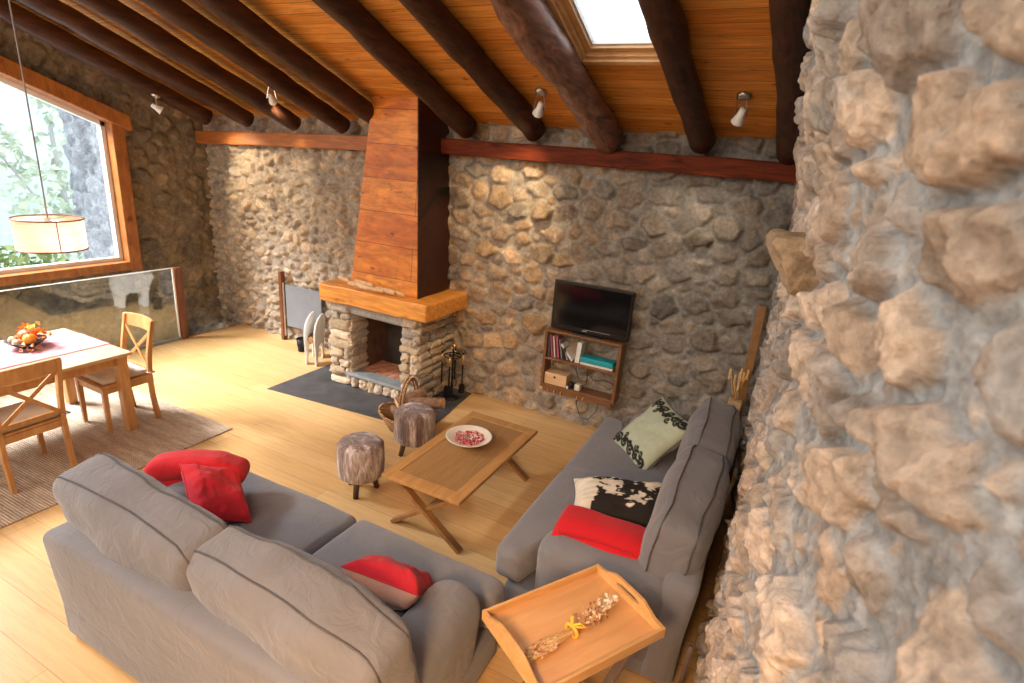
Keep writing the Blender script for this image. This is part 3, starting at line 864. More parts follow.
# slate hearth slab in the floor
mb = MB(); mb.add([(-4.79, 3.92, 0), (-2.80, 4.10, 0), (-2.93, 5.16, 0), (-4.79, 5.2, 0), (-4.79, 3.92, .008), (-2.80, 4.10, .008), (-2.93, 5.16, .008), (-4.79, 5.2, .008)],
                  [(0, 1, 2, 3), (4, 5, 6, 7), (0, 1, 5, 4), (1, 2, 6, 5), (2, 3, 7, 6), (3, 0, 4, 7)])
tag(mb.build('hearth_slab', M['slate'], None), 'flat dark grey slate hearth slab on the floor in front of the fireplace', 'hearth')

# fire tools
ts = thing('fire_tool_stand', 'black iron fireplace tool stand beside the right stone pillar', 'tool stand', (-3.05, 4.92, .008))
mb = MB(); mb.lathe([(0, 0), (.09, 0), (.09, .012), (.02, .03), (0, .03)], n=20); mb.build('base', M['iron'], ts, smooth=True)
mb = MB(); mb.tube([(0, 0, .02), (0, 0, .58)], .009); mb.build('pole', M['iron'], ts)
mb = MB(); mb.tube([(.10 * math.cos(a), .10 * math.sin(a), .50) for a in [2 * PI * k / 16 for k in range(16)]], .006, 6, True)
mb.tube([(-.1, 0, .5), (.1, 0, .5)], .005); mb.tube([(0, -.1, .5), (0, .1, .5)], .005)
mb.build('hanging_ring', M['iron'], ts)
mb = MB(); mb.tube([(.02 * math.cos(a), 0, .60 + .025 * math.sin(a)) for a in [2 * PI * k / 12 for k in range(12)]], .005, 6, True); mb.build('ring_handle', M['brass'], ts)
def tool(name, label, a, head):
    x, y = -3.05 + .115 * math.cos(a), 4.92 + .115 * math.sin(a)
    t = thing(name, label, 'fire tool', (x, y, .09), a, 'fire tools on the black stand')
    mb = MB(); mb.tube([(0, 0, .10), (0, 0, .46)], .009, 6); mb.tube([(.016 * math.cos(b), 0, .475 + .02 * math.sin(b)) for b in [2 * PI * k / 10 for k in range(10)]], .004, 5, True)
    mb.build('shaft', M['iron'], t)
    mb = MB(); mb.tube([(0, 0, .33), (0, 0, .44)], .011, 8); mb.build('grip', M['brass'], t, smooth=True)
    mb = MB(); head(mb); mb.build('head', M['iron'], t)
tool('poker', 'black iron poker hanging on the fire tool stand', 3.6, lambda m: m.tube([(0, 0, .1), (0, 0, .02), (.03, 0, .01)], [.006, .005, .003], 6))
tool('ash_shovel', 'black iron ash shovel hanging on the fire tool stand', 5.0, lambda m: (m.box(-.008, .004, -.045, .045, -.01, .1), m.box(-.008, .03, -.045, -.04, -.01, .1), m.box(-.008, .03, .04, .045, -.01, .1)))
tool('hearth_brush', 'black hearth brush hanging on the fire tool stand', .3, lambda m: m.lathe([(.008, .1), (.03, .09), (.038, .0), (.0, -.01)], n=12))
tool('fire_tongs', 'black iron fire tongs hanging on the fire tool stand', 1.9, lambda m: (m.tube([(0, -.004, .12), (0, -.03, .07), (0, -.01, 0)], .004, 6), m.tube([(0, .004, .12), (0, .03, .07), (0, .01, 0)], .004, 6)))

# firewood basket
bk = thing('firewood_basket', 'round wicker basket with hoop handle holding firewood on the hearth', 'basket', (-2.98, 4.03, .01), .25)
mb = MB(); mb.lathe([(0, 0), (.17, 0), (.215, .08), (.255, .17), (.25, .175), (.205, .085), (.16, .012), (0, .012)], n=28, sx=1.1, sy=.85); mb.build('bowl', M['wicker'], bk, smooth=True)
mb = MB(); mb.tube([(.28 * math.cos(a), .217 * math.sin(a), .175 + .025 * math.cos(2 * a)) for a in [2 * PI * k / 32 for k in range(32)]], .014, 8, True); mb.build('rim', M['wicker'], bk, smooth=True)
mb = MB(); mb.tube([(.02, .217 * math.cos(a), .17 + .36 * math.sin(a)) for a in [PI * k / 16 for k in range(17)]], .013, 8); mb.tube([(-.01, .217 * math.cos(a), .17 + .355 * math.sin(a)) for a in [PI * k / 16 for k in range(17)]], .010, 8); mb.build('handle', M['wicker'], bk, smooth=True)
def firewood(c, d, L, r, label, group='firewood in the wicker basket'):
    root = thing('firewood_log', label, 'log', c, 0, group)
    d = Vector(d).normalized(); mb = MB(); n = 7
    pts = [d * (L * (t - .5)) for t in (0, .33, .66, 1)]
    mb.tube(pts, [r, r * 1.06, r * .97, r * .94], 10, cap=False); mb.build('bark', M['bark'], root, smooth=True)
    for s_ in (-1, 1):
        mb = MB(); x = d.orthogonal().normalized(); y = d.cross(x)
        mb.add([d * (L * .5 * s_) + (x * math.cos(2 * PI * k / 10) + y * math.sin(2 * PI * k / 10)) * r for k in range(10)], [tuple(range(10))])
        mb.build('cut_end', M['logend'], root)
firewood((-2.82, 4.11, .30), (.9, .3, .15), .34, .055, 'bark-covered log on the right of the wicker basket')
firewood((-3.02, 4.13, .29), (.5, .8, .25), .30, .06, 'dark thick log at the back of the wicker basket')
firewood((-3.05, 3.98, .17), (.8, -.5, .05), .28, .045, 'small log low in the front of the wicker basket')

# ------------------------------------------------------------------ fur stools
def fur_stool(loc, label):
    st = thing('fur_stool', label, 'stool', loc, 0, 'fur-covered stools by the coffee table')
    mb = MB()
    mb.lathe([(0, .14), (.15, .14), (.175, .16), (.182, .25), (.182, .36), (.175, .41), (.15, .435), (.08, .447), (0, .45)], n=44)
    for i, v in enumerate(mb.v):
        v = Vector(v); k = noise.noise(v * 22) * .008 + noise.noise(v * 60) * .004
        d = Vector((v.x, v.y, 0));
        mb.v[i] = tuple(v + (d.normalized() * k if d.length > .01 else Vector()) + Vector((0, 0, k * .6)))
    mb.build('fur_seat', M['fur'], st, smooth=True)
    for k in range(3):
        a = k * 2 * PI / 3 + .9
        mb = MB(); mb.tube([(.085 * math.cos(a), .085 * math.sin(a), .17), (.125 * math.cos(a), .125 * math.sin(a), 0)], [.026, .021], 10); mb.build('leg', M['dark_leg'], st, smooth=True)
    return st
s1 = fur_stool((-2.66, 3.00, 0), 'brown fur-covered round stool closer to the grey loveseat, nearer the camera')
s2 = dup(s1, (-2.66, 3.70, 0), 1.1, 'brown fur-covered round stool in front of the wicker firewood basket')

# ------------------------------------------------------------------ coffee table
ct = thing('coffee_table', 'low rectangular oak coffee table with inset top and crossed legs', 'table', (-1.90, 3.33, 0))
W2, L2, ZT = .32, .62, .45
mb = MB()
mb.box(-W2, W2, -L2, -L2 + .10, ZT - .03, ZT); mb.box(-W2, W2, L2 - .10, L2, ZT - .03, ZT)
mb.box(-W2, -W2 + .085, -L2 + .10, L2 - .10, ZT - .03, ZT); mb.box(W2 - .085, W2, -L2 + .10, L2 - .10, ZT - .03, ZT)
mb.build('top_frame', M['oak_table'], ct, bevel=.004)
mb = MB(); mb.box(-W2 + .084, W2 - .084, -L2 + .099, L2 - .099, ZT - .028, ZT - .003); mb.build('top_panel', M['oak_panel'], ct)
for ye, s_ in ((-L2 + .08, 1), (L2 - .08, -1)):
    for k in (1, -1):
        yy = ye + (0.0 if k == 1 else .03 * s_)
        mb = MB(); mb.bar((-.27 * k, yy, ZT - .03), (.30 * k, yy, 0.005), .028, .055, up=(0, 1, 0)); mb.build('leg', M['oak_leg'], ct, bevel=.003)
mb = MB(); mb.bar((0.01, -L2 + .08, .22), (0.01, L2 - .08, .22), .03, .045)
mb.bar((-.25, -L2 + .08, ZT - .05), (-.25, L2 - .08, ZT - .05), .025, .04); mb.bar((.25, -L2 + .08, ZT - .05), (.25, L2 - .08, ZT - .05), .025, .04)
mb.build('stretcher', M['oak_leg'], ct, bevel=.003)
bw = thing('bowl', 'shallow cream ceramic bowl of dried red petals on the coffee table', 'bowl', (-1.945, 3.43, .45))
bw.scale = (1.09, 1.09, 1.05)
mb = MB(); mb.lathe([(0, 0), (.06, 0), (.075, .008), (.13, .035), (.165, .058), (.168, .063), (.16, .062), (.12, .042), (.06, .022), (0, .018)], n=48); mb.build('dish', M['cream'], bw, smooth=True)
mb = MB(); rr = random.Random(5)
for k in range(330):
    a = rr.uniform(0, 2 * PI); q = .118 * math.sqrt(rr.random()); z = .028 + .035 * (q / .125) ** 1.5 * .6 + rr.uniform(0, .022) * (1 - q / .14)
    p = Vector((q * math.cos(a), q * math.sin(a), z)); u = Vector((rr.gauss(0, 1), rr.gauss(0, 1), rr.gauss(0, .5))).normalized(); v = u.orthogonal().normalized()
    if v.z < 0: v = -v
    s_ = rr.uniform(.008, .016); mb.cur = rr.choice([(.45, .03, .05), (.55, .06, .09), (.36, .02, .03), (.62, .18, .2), (.8, .68, .6), (.5, .04, .08)])
    mb.add([p - u * s_, p + v * s_ * .7, p + u * s_, p - v * s_ * .6 + Vector((0, 0, .004))], [(0, 1, 2, 3)])
pt = mb.build('dried_petals', M['petals'], None, loc=(-1.945, 3.43, .45)); tag(pt, 'heap of red, pink and white dried petals in the cream bowl', 'petals', kind='stuff')

# ------------------------------------------------------------------ sofas
def make_sofa(name, label, loc, rz, W, D, arm_w=.30, cush=((0, 0), (0, 0)), seed=0):
    """back at local y=0, faces +y, width along x"""
    so = thing(name, label, 'sofa', loc, rz)
    aw = arm_w; yarm = D - .24
    mb = MB(); mb.rbox(W - .04, D - .10, .22, .03, 6, None, T(0, D / 2 - .03, .02)); mb.build('base', M['sofa'], so, smooth=True)
    # outer back: leans slightly, rounded shoulders
    def fb(q):
        q = q + Vector((0, .0, 0)); k = q.z / .70
        sh = max(0, (abs(q.x) - (W / 2 - .16)) / .16)
        z = q.z - .10 * sh * sh * max(0, k - .4)
        return Vector((q.x, q.y - .05 * k + .02, z)) + Vector((0, noise.noise(q * 2 + Vector((seed, 0, 0))) * .01, 0))
    mb = MB(); mb.rbox(W - .02, .17, .685, .05, 12, fb, T(0, .10, .02)); mb.build('back', M['sofa'], so, smooth=True)
    for s_ in (-1, 1):
        def fa(q, s_=s_):
            k = max(0, (q.z - .2) / .4)
            dz = -.05 * smooth_s(.25, .5, q.y) if False else 0
            flare = .03 * k * s_
            return Vector((q.x + flare, q.y, q.z + dz)) + Vector((noise.noise(q * 3 + Vector((s_ * 9 + seed, 0, 0))), 0, noise.noise(q * 3 + Vector((0, s_ * 5, seed)))))* .012
        mb = MB(); mb.rbox(aw, yarm - .06, .605, .135, 8, fa, T(s_ * (W / 2 - aw / 2 - .02), yarm / 2 + .03, .02)); mb.build('arm', M['sofa'], so, smooth=True)
    iw = W - 2 * aw
    for s_ in (-1, 1):
        w = iw / 2
        def fc(q, s_=s_, w=w):
            x, y, z = q
            tt = max(0, min(1, (y + (D - .22) / 2 - (yarm - .22)) / .05)); tt = tt * tt * (3 - 2 * tt)
            o_ = max(0, min(1, (x * s_ + w / 2) / w))
            x = x + s_ * (aw - .015) * tt * o_ ** 1.3
            u = x / (w / 2 + .15); v = y / ((D - .22) / 2)
            if z > .1: z = z + .035 * max(0, 1 - u * u) * max(0, 1 - v * v)
            z += noise.noise(Vector((x * 3 + s_ * 7 + seed, y * 3, z * 2))) * .012
            return Vector((x, y, z))
        mb = MB(); mb.rbox(w - .006, D - .22, .215, .05, 14, fc, T(s_ * w / 2, .22 + (D - .22) / 2, .255))
        sc = mb.build('seat_cushion', M['sofa'], so, smooth=True)
    # loose back cushions
    for i, (x0, x1, tilt, y0, rot, h) in enumerate(cush):
        w = x1 - x0; t = .26
        def fk(q, w=w, h=h, t=t, i=i):
            u = q.x / (w / 2); v = (q.z - h / 2) / (h / 2)
            sgn = max(-1, min(1, q.y / (t * .22)))
            a = abs(q.y) / (t / 2)
            y = q.y + sgn * .055 * a * max(0, 1 - u * u) * max(0, 1 - v * v)
            z = q.z + .035 * (1 - u * u) * max(0, v) - .02 * abs(u) ** 3 * max(0, v)
            n_ = Vector((q.x * 2.2 + i * 9 + seed, q.y * 2, q.z * 3))
            wr = noise.noise(n_) * .035 + noise.noise(Vector((q.x * 4 + seed, q.y * 2, q.z * 9 + i * 5))) * .018 + abs(noise.noise(n_ * 2.2 + Vector((3, 1, 2)))) * .026
            return Vector((q.x + noise.noise(n_ + Vector((4, 4, 4))) * .016, y + wr * sgn * .6, z + wr * .7))
        MM = T((x0 + x1) / 2, y0, .45) @ RZ(rot) @ Matrix.Rotation(tilt, 4, 'X')
        mb = MB(); mb.rbox(w, t, h, .085, 18, fk, MM, p=2.5); bc = mb.build('back_cushion', M['sofa_cushion'], so, smooth=True)
        mb = MB()
        for yy in (-.085, .085):
            pts = []
            rc = .088
            for (cx_, cz_, a0) in ((w / 2 - rc, h - rc, 0), (-w / 2 + rc, h - rc, PI / 2), (-w / 2 + rc, rc, PI), (w / 2 - rc, rc, 1.5 * PI)):
                for k in range(5):
                    a = a0 + PI / 2 * k / 4; pts.append((cx_ + rc * math.cos(a), cz_ + rc * math.sin(a)))
            full = []
            for k in range(len(pts)):
                p, q = pts[k], pts[(k + 1) % len(pts)]
                m_ = 10 if math.hypot(p[0] - q[0], p[1] - q[1]) > .2 else 1
                for j in range(m_): full.append((p[0] + (q[0] - p[0]) * j / m_, p[1] + (q[1] - p[1]) * j / m_))
            P3 = [MM @ (fk(Vector((a, yy, b))) ) for a, b in full]
            mb.tube(P3, .0045, 6, True)
        mb.build('piping', M['piping'], bc, smooth=True)
    for sx in (-1, 1):
        for sy in (.08, D - .14):
            mb = MB(); mb.lathe([(0, 0), (.025, 0), (.028, .03), (0, .03)], (sx * (W / 2 - .1), sy, 0), 10); mb.build('foot', M['dark_leg'], so)
    return so
def smooth_s(a, b, x):
    t = max(0, min(1, (x - a) / (b - a))); return t * t * (3 - 2 * t)

sofa1 = make_sofa('sofa', 'grey two-seat sofa seen from behind in the foreground, facing the fireplace', (-2.00, 1.09, 0), 0, 2.08, 1.16, .31,
                  cush=((-1.09, .0, .16, .28, -.03, .48), (-.08, 1.03, .16, .275, -.05, .47)), seed=2)
sofa2 = make_sofa('sofa', 'grey two-seat sofa along the right stone wall, facing the coffee table', (-.07, 3.50, 0), PI / 2, 2.16, 1.11, .30,
                  cush=((-.99, .02, .14, .20, .0, .49), (.0, .95, .17, .22, .06, .49)), seed=7)

# ------------------------------------------------------------------ throw pillows and blankets
def pillow_mesh(w, h, t, mats, seed=0, colfn=None, n=40, sag=0):
    mb = MB(); idx = {}
    def P(i, j, sd):
        u = -1 + 2 * i / n; v = -1 + 2 * j / n
        x = w / 2 * u * (1 - .09 * (1 - v * v) * abs(u)); y = h / 2 * v * (1 - .09 * (1 - u * u) * abs(v))
        th = t / 2 * (max(0, 1 - u ** 4) * max(0, 1 - v ** 4)) ** .55
        nn = noise.noise(Vector((u * 2 + seed, v * 2, sd))) * .02 + noise.noise(Vector((u * 5 + seed, v * 5, sd))) * .007
        z = sd * (th + nn * min(1, th / (t * .2))) + sag * (u * u + v * v * .5)
        return Vector((x, y, z))
    for sd in (1, -1):
        mb.m = 0 if sd > 0 else (1 if len(mats) > 1 else 0)
        vs = []; base = len(mb.v)
        for i in range(n + 1):
            for j in range(n + 1):
                p = P(i, j, sd); mb.v.append(tuple(p)); mb.c.append(colfn(-1 + 2 * i / n, -1 + 2 * j / n, sd) if colfn else (1, 1, 1))
        for i in range(n):
            for j in range(n):
                a = base + i * (n + 1) + j
                mb.f.append((a, a + n + 1, a + n + 2, a + 1)); mb.mi.append(mb.m)
    o_edges = [P(i, 0, 1) for i in range(n)] + [P(n, j, 1) for j in range(n)] + [P(i, n, 1) for i in range(n, 0, -1)] + [P(0, j, 1) for j in range(n, 0, -1)]
    return mb, o_edges
def pillow(name, label, loc, rot, w, h, t, mats, seed=0, colfn=None, n=40, trim=None, sag=0):
    mb, ed = pillow_mesh(w, h, t, mats, seed, colfn, n, sag)
    root = thing(name, label, 'pillow', loc); root.rotation_euler = rot
    o = mb.build('cover', mats, root, smooth=True)
    wd = o.modifiers.new('weld', 'WELD'); wd.merge_threshold = .0005
    mb = MB(); mb.tube(ed, .004, 6, True); mb.build('seam', trim or mats[0], root, smooth=True)
    return root
def face(normal, spin):
    """euler so that local +z points along normal, then spun about it"""
    q = Vector(normal).to_track_quat('Z', 'Y').to_matrix() @ Matrix.Rotation(spin, 3, 'Z')
    return q.to_euler()

pillow('throw_pillow', 'plain red square cushion leaning at the far end of the foreground sofa', (-2.66, 1.78, .64), face((.45, .25, .85), .62), .42, .34, .14, [M['red2']], 3)
pillow('throw_pillow', 'red cushion with pinkish underside lying by the right arm of the foreground sofa', (-1.42, 1.81, .575), face((-.05, .66, .75), .12), .40, .36, .19, [M['red2'], M['pinkback']], 8)

# green pillow with black scrolls along two edges
SP = []
rr = random.Random(12)
def spiral(cx, cy, r, turns, a0, sgn):
    pts = []
    for k in range(40):
        t = k / 39; a = a0 + sgn * turns * 2 * PI * t; q = r * (1 - t * .85)
        pts.append((cx + q * math.cos(a), cy + q * math.sin(a)))
    return pts
for e in (-1, 1):
    for k, v in enumerate((-.78, -.45, -.1, .25, .6, .85)):
        SP.append((spiral(e * .78, v, .15, 1.3, rr.uniform(0, 6), rr.choice((-1, 1))), .042))
        SP.append((spiral(e * (.58 if k % 2 else .66), v + .14, .10, 1.0, rr.uniform(0, 6), rr.choice((-1, 1))), .035))
    SP.append(([(e * (.74 + .08 * math.sin(t * 9)), -.9 + 1.8 * t) for t in [k / 40 for k in range(41)]], .04))
SPA = [(np.array(p), w) for p, w in SP]
def scroll_col(u, v, sd):
    if sd < 0: return (.30, .34, .25)
    d = min(float(np.min(np.hypot(p[:, 0] - u, p[:, 1] - v))) - w for p, w in SPA)
    k = max(0, min(1, .5 - d / .03))
    a, b = (.42, .47, .35), (.012, .012, .012)
    return tuple(p * (1 - k) + q * k for p, q in zip(a, b))
pillow('throw_pillow', 'pale green cushion with black scroll borders propped at the far end of the right sofa', (-.665, 4.05, .645), face((-.48, -.46, .70), 1.52), .56, .52, .17, [M['painted']], 5, scroll_col, 96, trim=M['piping'])
def zebra_col(u, v, sd):
    a = noise.noise(Vector((u * 2.2 + 3, v * 2.2, 1))) + .55 * noise.noise(Vector((u * 6, v * 6, 5))) + .3 * noise.noise(Vector((u * 14, v * 14, 9)))
    b = a * 1.25 + .62 * (.26 - v) * (1 if u > -.62 else -.3) - (.9 if u < -.62 else 0)
    k = max(0, min(1, .5 + b / .10))
    return tuple(p * (1 - k) + q * k for p, q in zip((.66, .60, .50), (.018, .014, .012)))
pillow('throw_pillow', 'black and cream patterned cushion lying behind the folded red throw on the right sofa', (-.60, 2.98, .655), face((-.02, -.10, 1), .50), .62, .40, .20, [M['painted']], 14, zebra_col, 96, trim=M['piping'])

# red rolled blanket on the left arm of the foreground sofa
def blanket_roll():
    root = thing('blanket', 'rolled bright red fleece blanket lying over the left arm of the foreground sofa', 'blanket', (-2.95, 1.88, .62)); root.rotation_euler = (0, 0, .62); root.scale = (.92, .92, .92)
    def fn(q):
        x, y, z = q
        z = z * (1 - .12 * abs(x)) - .05 * smooth_s(.12, .26, x) - .03 * smooth_s(.16, .30, -x)
        return Vector((x, y, z)) + Vector((0, noise.noise(q * 5), noise.noise(q * 5 + Vector((3, 3, 3))))) * .018
    mb = MB(); mb.rbox(.62, .23, .15, .07, 12, fn, None); mb.build('roll', M['red'], root, smooth=True)
    mb = MB()
    def f2(q): return fn(q + Vector((0, -.03, 0)))
    mb.rbox(.52, .13, .09, .04, 8, f2, T(0, .0, -.055) @ Matrix.Rotation(0, 4, 'X')); mb.build('fold', M['red'], root, smooth=True)
blanket_roll()
def folded_throw():
    root = thing('blanket', 'folded bright red fleece throw on the near arm of the right sofa', 'blanket', (-.60, 2.645, .605)); root.rotation_euler = (0, 0, .06)
    for k in range(2):
        def fn(q, k=k):
            x, y, z = q
            t = abs(x) / .26
            zz = z - .018 * t * t - .05 * smooth_s(.02, .13, -y) * (1 if k == 0 else .8)
            return Vector((x + .01 * k, y, zz)) + Vector((0, noise.noise(q * 6 + Vector((k, 0, 0))) * .012, noise.noise(q * 4 + Vector((k * 3, 0, 0))) * .02))
        mb = MB(); mb.rbox(.56 - .02 * k, .22 - .02 * k, .055, .026, 12, fn, T(0, .012 * k, .012 + .048 * k)); mb.build('fold', M['red'], root, smooth=True)
folded_throw()

# ------------------------------------------------------------------ butler tray on folding stand
TC = Vector((-.515, 1.93, 0)); TA = math.atan2(.56, .34)
trz = .655
tr = thing('serving_tray', 'large wooden butler tray with raised handled ends on the folding stand', 'tray', (TC.x, TC.y, trz), TA)
a, b = .325, .222
mb = MB(); mb.box(-a, a, -b, b, 0, .012); mb.build('tray_floor', M['tray_floor'], tr)
for s_ in (-1, 1):
    mb = MB(); mb.box(-a, a, s_ * b - .007, s_ * b + .007, 0, .05); mb.build('side_rail', M['tray'], tr, bevel=.003)
    # arched end with a slotted hand hole, built as a ring of quads
    mb = MB(); n = 48
    out = []; inn = []
    for k in range(n):
        t = 2 * PI * k / n
        ih = (.075 * math.copysign(abs(math.cos(t)) ** .5, math.cos(t)), .058 + .012 * math.sin(t))
        inn.append(ih)
    def top(y): return .05 + .045 * smooth_s(.19, .08, abs(y))
    for k in range(n):
        c, s2 = math.cos(2 * PI * k / n), math.sin(2 * PI * k / n)
        m_ = max(abs(c), abs(s2)); c, s2 = c / m_, s2 / m_
        y = c * (b + .007); out.append((y, top(y) if s2 > .98 else (0 if s2 < -.98 else (s2 * .5 + .5) * top(y))))
    vs = []
    for x in (s_ * a - .007, s_ * a + .007):
        vs += [(x, p[0], p[1]) for p in out] + [(x, p[0], p[1]) for p in inn]
    fs = []
    for k in range(n):
        l = (k + 1) % n
        fs += [(k, l, n + l, n + k), (2 * n + k, 3 * n + k, 3 * n + l, 2 * n + l), (k, 2 * n + k, 2 * n + l, l), (n + k, n + l, 3 * n + l, 3 * n + k)]
    mb.add(vs, fs); mb.build('handled_end', M['tray'], tr)
st = thing('folding_stand', 'folding cross-legged wooden stand carrying the tray', 'stand', (TC.x, TC.y, 0), TA)
for s_ in (-1, 1):
    for k in (-1, 1):
        yy = .19 * s_ if k > 0 else .165 * s_
        mb = MB(); mb.bar((-.24 * k, yy, trz - .012), (.24 * k, yy, 0.004), .022, .04, up=(0, 1, 0)); mb.build('leg', M['greywood'], st, bevel=.003)
for k in (-1, 1):
    mb = MB(); mb.bar((-.24 * k, -.19, trz - .022), (-.24 * k, .19, trz - .022), .025, .035); mb.build('top_bar', M['greywood'], st, bevel=.003)
    mb = MB(); mb.bar((.19 * k, -.17, .12), (.19 * k, .17, .12), .022, .03); mb.build('crossbar', M['greywood'], st, bevel=.003)
# dried bouquet on the tray
dq = thing('dried_bouquet', 'dried wheat and flower bouquet tied with a yellow ribbon lying on the tray', 'bouquet', (TC.x + .01, TC.y - .045, trz + .02), TA + .13)
dq.scale = (1.22, 1.15, 1.1)
mb = MB(); hb = MB(); rr = random.Random(8)
for k in range(26):
    a0 = rr.uniform(-.22, .22); L = rr.uniform(.12, .22)
    p = Vector((-.0, rr.uniform(-.015, .015), rr.uniform(.0, .02))); e = p + Vector((-L * math.cos(a0), -L * math.sin(a0) * .6, rr.uniform(-.008, .012)))
    mb.tube([p, p.lerp(e, .5) + Vector((0, 0, .004)), e], .0013, 4)
    d = (e - p).normalized()
    for j in range(9):
        q = e - d * (j * .008); hb.cur = rr.choice([(.72, .50, .26), (.62, .38, .20), (.80, .62, .40), (.50, .22, .12)])
        o_ = Vector((0, rr.uniform(-1, 1), rr.uniform(-.6, 1))) * .007
        hb.rock(q + o_, .011, .005, .005, rr.random() * 9, None, .1, 1)
mb.build('stems', M['amber'], dq); hb.build('wheat_heads', M['petals'], dq)
mb = MB(); hb = MB()
for k in range(20):
    a0 = rr.uniform(-.25, .25); L = rr.uniform(.14, .25)
    p = Vector((0, 0, rr.uniform(.0, .015))); e = p + Vector((L * math.cos(a0), L * math.sin(a0) * .55, rr.uniform(0, .03)))
    mb.tube([p, e], .0013, 4)
    for j in range(14):
        u = Vector((rr.gauss(0, 1), rr.gauss(0, 1), rr.gauss(0, 1))).normalized(); v = u.orthogonal().normalized()
        q = p.lerp(e, rr.uniform(.35, 1)) + Vector((rr.gauss(0, .012), rr.gauss(0, .012), abs(rr.gauss(0, .008))))
        s_ = rr.uniform(.005, .011); far = (q.x > .15)
        hb.cur = rr.choice([(.82, .72, .58), (.86, .78, .66), (.75, .6, .42)] if far else [(.58, .26, .13), (.70, .50, .30), (.48, .2, .1), (.78, .62, .42)])
        hb.add([q - u * s_, q + v * s_ * .7, q + u * s_, q - v * s_ * .7], [(0, 1, 2, 3)])
mb.build('flower_stems', M['amber'], dq); hb.build('flower_heads', M['petals'], dq)
mb = MB(); mb.tube([(0, .028 * math.cos(a), .012 + .022 * math.sin(a)) for a in [2 * PI * k / 14 for k in range(14)]], .007, 6, True)
for s_ in (-1, 1):
    mb.tube([(0, 0, .035), (.02, .02 * s_, .05), (.035, .035 * s_, .035), (.015, .02 * s_, .035), (0, 0, .035)], .005, 6)
mb.build('ribbon', M['yellow'], dq)

# thin grey-brown pole at the wall
mb = MB(); mb.tube([(-.055, 2.46, 0), (-.035, 2.27, .50)], .012, 10)
tag(mb.build('walking_stick', M['greywood'], smooth=True), 'slim grey-brown wooden stick leaning on the outer side of the right sofa beside the wall', 'stick')

# ------------------------------------------------------------------ television shelf
sh = thing('wall_shelf', 'open brown wooden wall shelf with two compartments under the television', 'shelf', (0, 0, 0))
SX0, SX1, SY0, SY1 = -2.03, -1.235, 5.0, 5.17
for x in (SX0, SX1 - .03):
    mb = MB(); mb.box(x, x + .03, SY0, SY1, .385, .99); mb.build('side_panel', M['walnut'], sh, bevel=.003)
for z, nm in ((.985, 'top_board'), (.69, 'middle_board'), (.40, 'bottom_board')):
    mb = MB(); mb.box(SX0 if z > .9 else SX0 + .03, SX1 if z > .9 else SX1 - .03, SY0 - (.015 if z > .9 else 0), SY1, z, z + .022); mb.build(nm, M['walnut'], sh, bevel=.003)
mb = MB(); mb.box(SX0 + .03, SX1 - .03, SY0, SY0 + .018, .345, .40); mb.build('rail', M['walnut'], sh, bevel=.003)
for x in (-1.93, -1.86, -1.79, -1.61, -1.55):
    mb = MB(); mb.tube([(x, SY0 - .002, .385), (x, SY0 - .02, .375), (x, SY0 - .026, .36), (x, SY0 - .018, .348), (x, SY0 - .004, .353)], .006, 6); mb.build('hook', M['brass'], sh, smooth=True)

tv = thing('television', 'black flat-screen television standing on top of the wall shelf', 'television', (-1.60, 5.07, 1.008))
mb = MB(); mb.box(-.40, .40, -.02, .025, .012, .50); mb.build('casing', M['black'], tv, bevel=.008)
mb = MB(); mb.box(-.377, .377, -.0235, -.0195, .065, .478); mb.build('screen', M['screen'], tv)
mb = MB(); mb.box(-.06, -.015, -.0225, -.019, .034, .045); mb.build('maker_badge', M['silver'], tv)
mb = MB(); mb.box(-.035, .22, -.0222, -.019, .053, .056); mb.build('trim_strip', M['silver'], tv)
mb = MB(); mb.box(-.16, .16, -.06, .06, 0, .008); mb.box(-.04, .04, -.01, .02, 0, .03); mb.build('foot', M['black'], tv, bevel=.003)

def book(x, w, h, lean, c, label, z=.713, d=.12, y=5.035, name='book', pages=True):
    root = thing(name, label, 'book', (x, y, z), 0, 'books on the wall shelf'); root.rotation_euler = (0, lean, 0)
    m_ = plain('book_cover', c, .5, 0, .06)
    mb = MB(); t = .003
    mb.box(0, t, 0, d, 0, h); mb.box(w - t, w, 0, d, 0, h); mb.box(0, w, 0, t, 0, h); mb.build('cover', m_, root)
    mb = MB(); mb.box(t, w - t, t, d - .004, .003, h - .004); mb.build('pages', M['paper'], root)
BK = [(-1.995, .026, .235, -.04, (.10, .10, .16), 'dark navy book at the left end of the shelf row'),
      (-1.955, .024, .228, -.14, (.42, .10, .14), 'dark red book beside the navy one at the left of the shelf row'),
      (-1.922, .020, .222, -.16, (.70, .62, .58), 'pale cream book between the two reddish books'),
      (-1.886, .024, .225, -.17, (.45, .09, .17), 'crimson book right of the cream one'),
      (-1.845, .018, .20, -.22, (.24, .24, .26), 'grey book right of the crimson one')]
for (x, w, h, ln_, c, l) in BK: book(x, w, h, ln_, c, l)
book(-1.785, .022, .135, -.35, (.33, .34, .34), 'short grey booklet leaning under the white slanting book')
book(-1.735, .026, .20, -.72, (.78, .77, .74), 'white book slanting steeply to the left')
book(-1.70, .050, .215, .06, (.80, .79, .77), 'thick white upright binder in the middle of the shelf')
mb = MB(); mb.box(-1.635, -1.30, 5.02, 5.15, .713, .736); tag(mb.build('paper_stack', M['paper'], bevel=.004), 'flat stack of white papers under the teal folder', 'papers')
mb = MB(); mb.rbox(.34, .13, .055, .012, 3, None, T(-1.468, 5.085, .737)); tag(mb.build('folder', M['teal'], smooth=True), 'teal blue folder lying flat on the right of the middle shelf', 'folder')
bx = thing('wooden_box', 'pale wooden box with a finger hole on the bottom shelf', 'box', (-1.875, 5.085, .423))
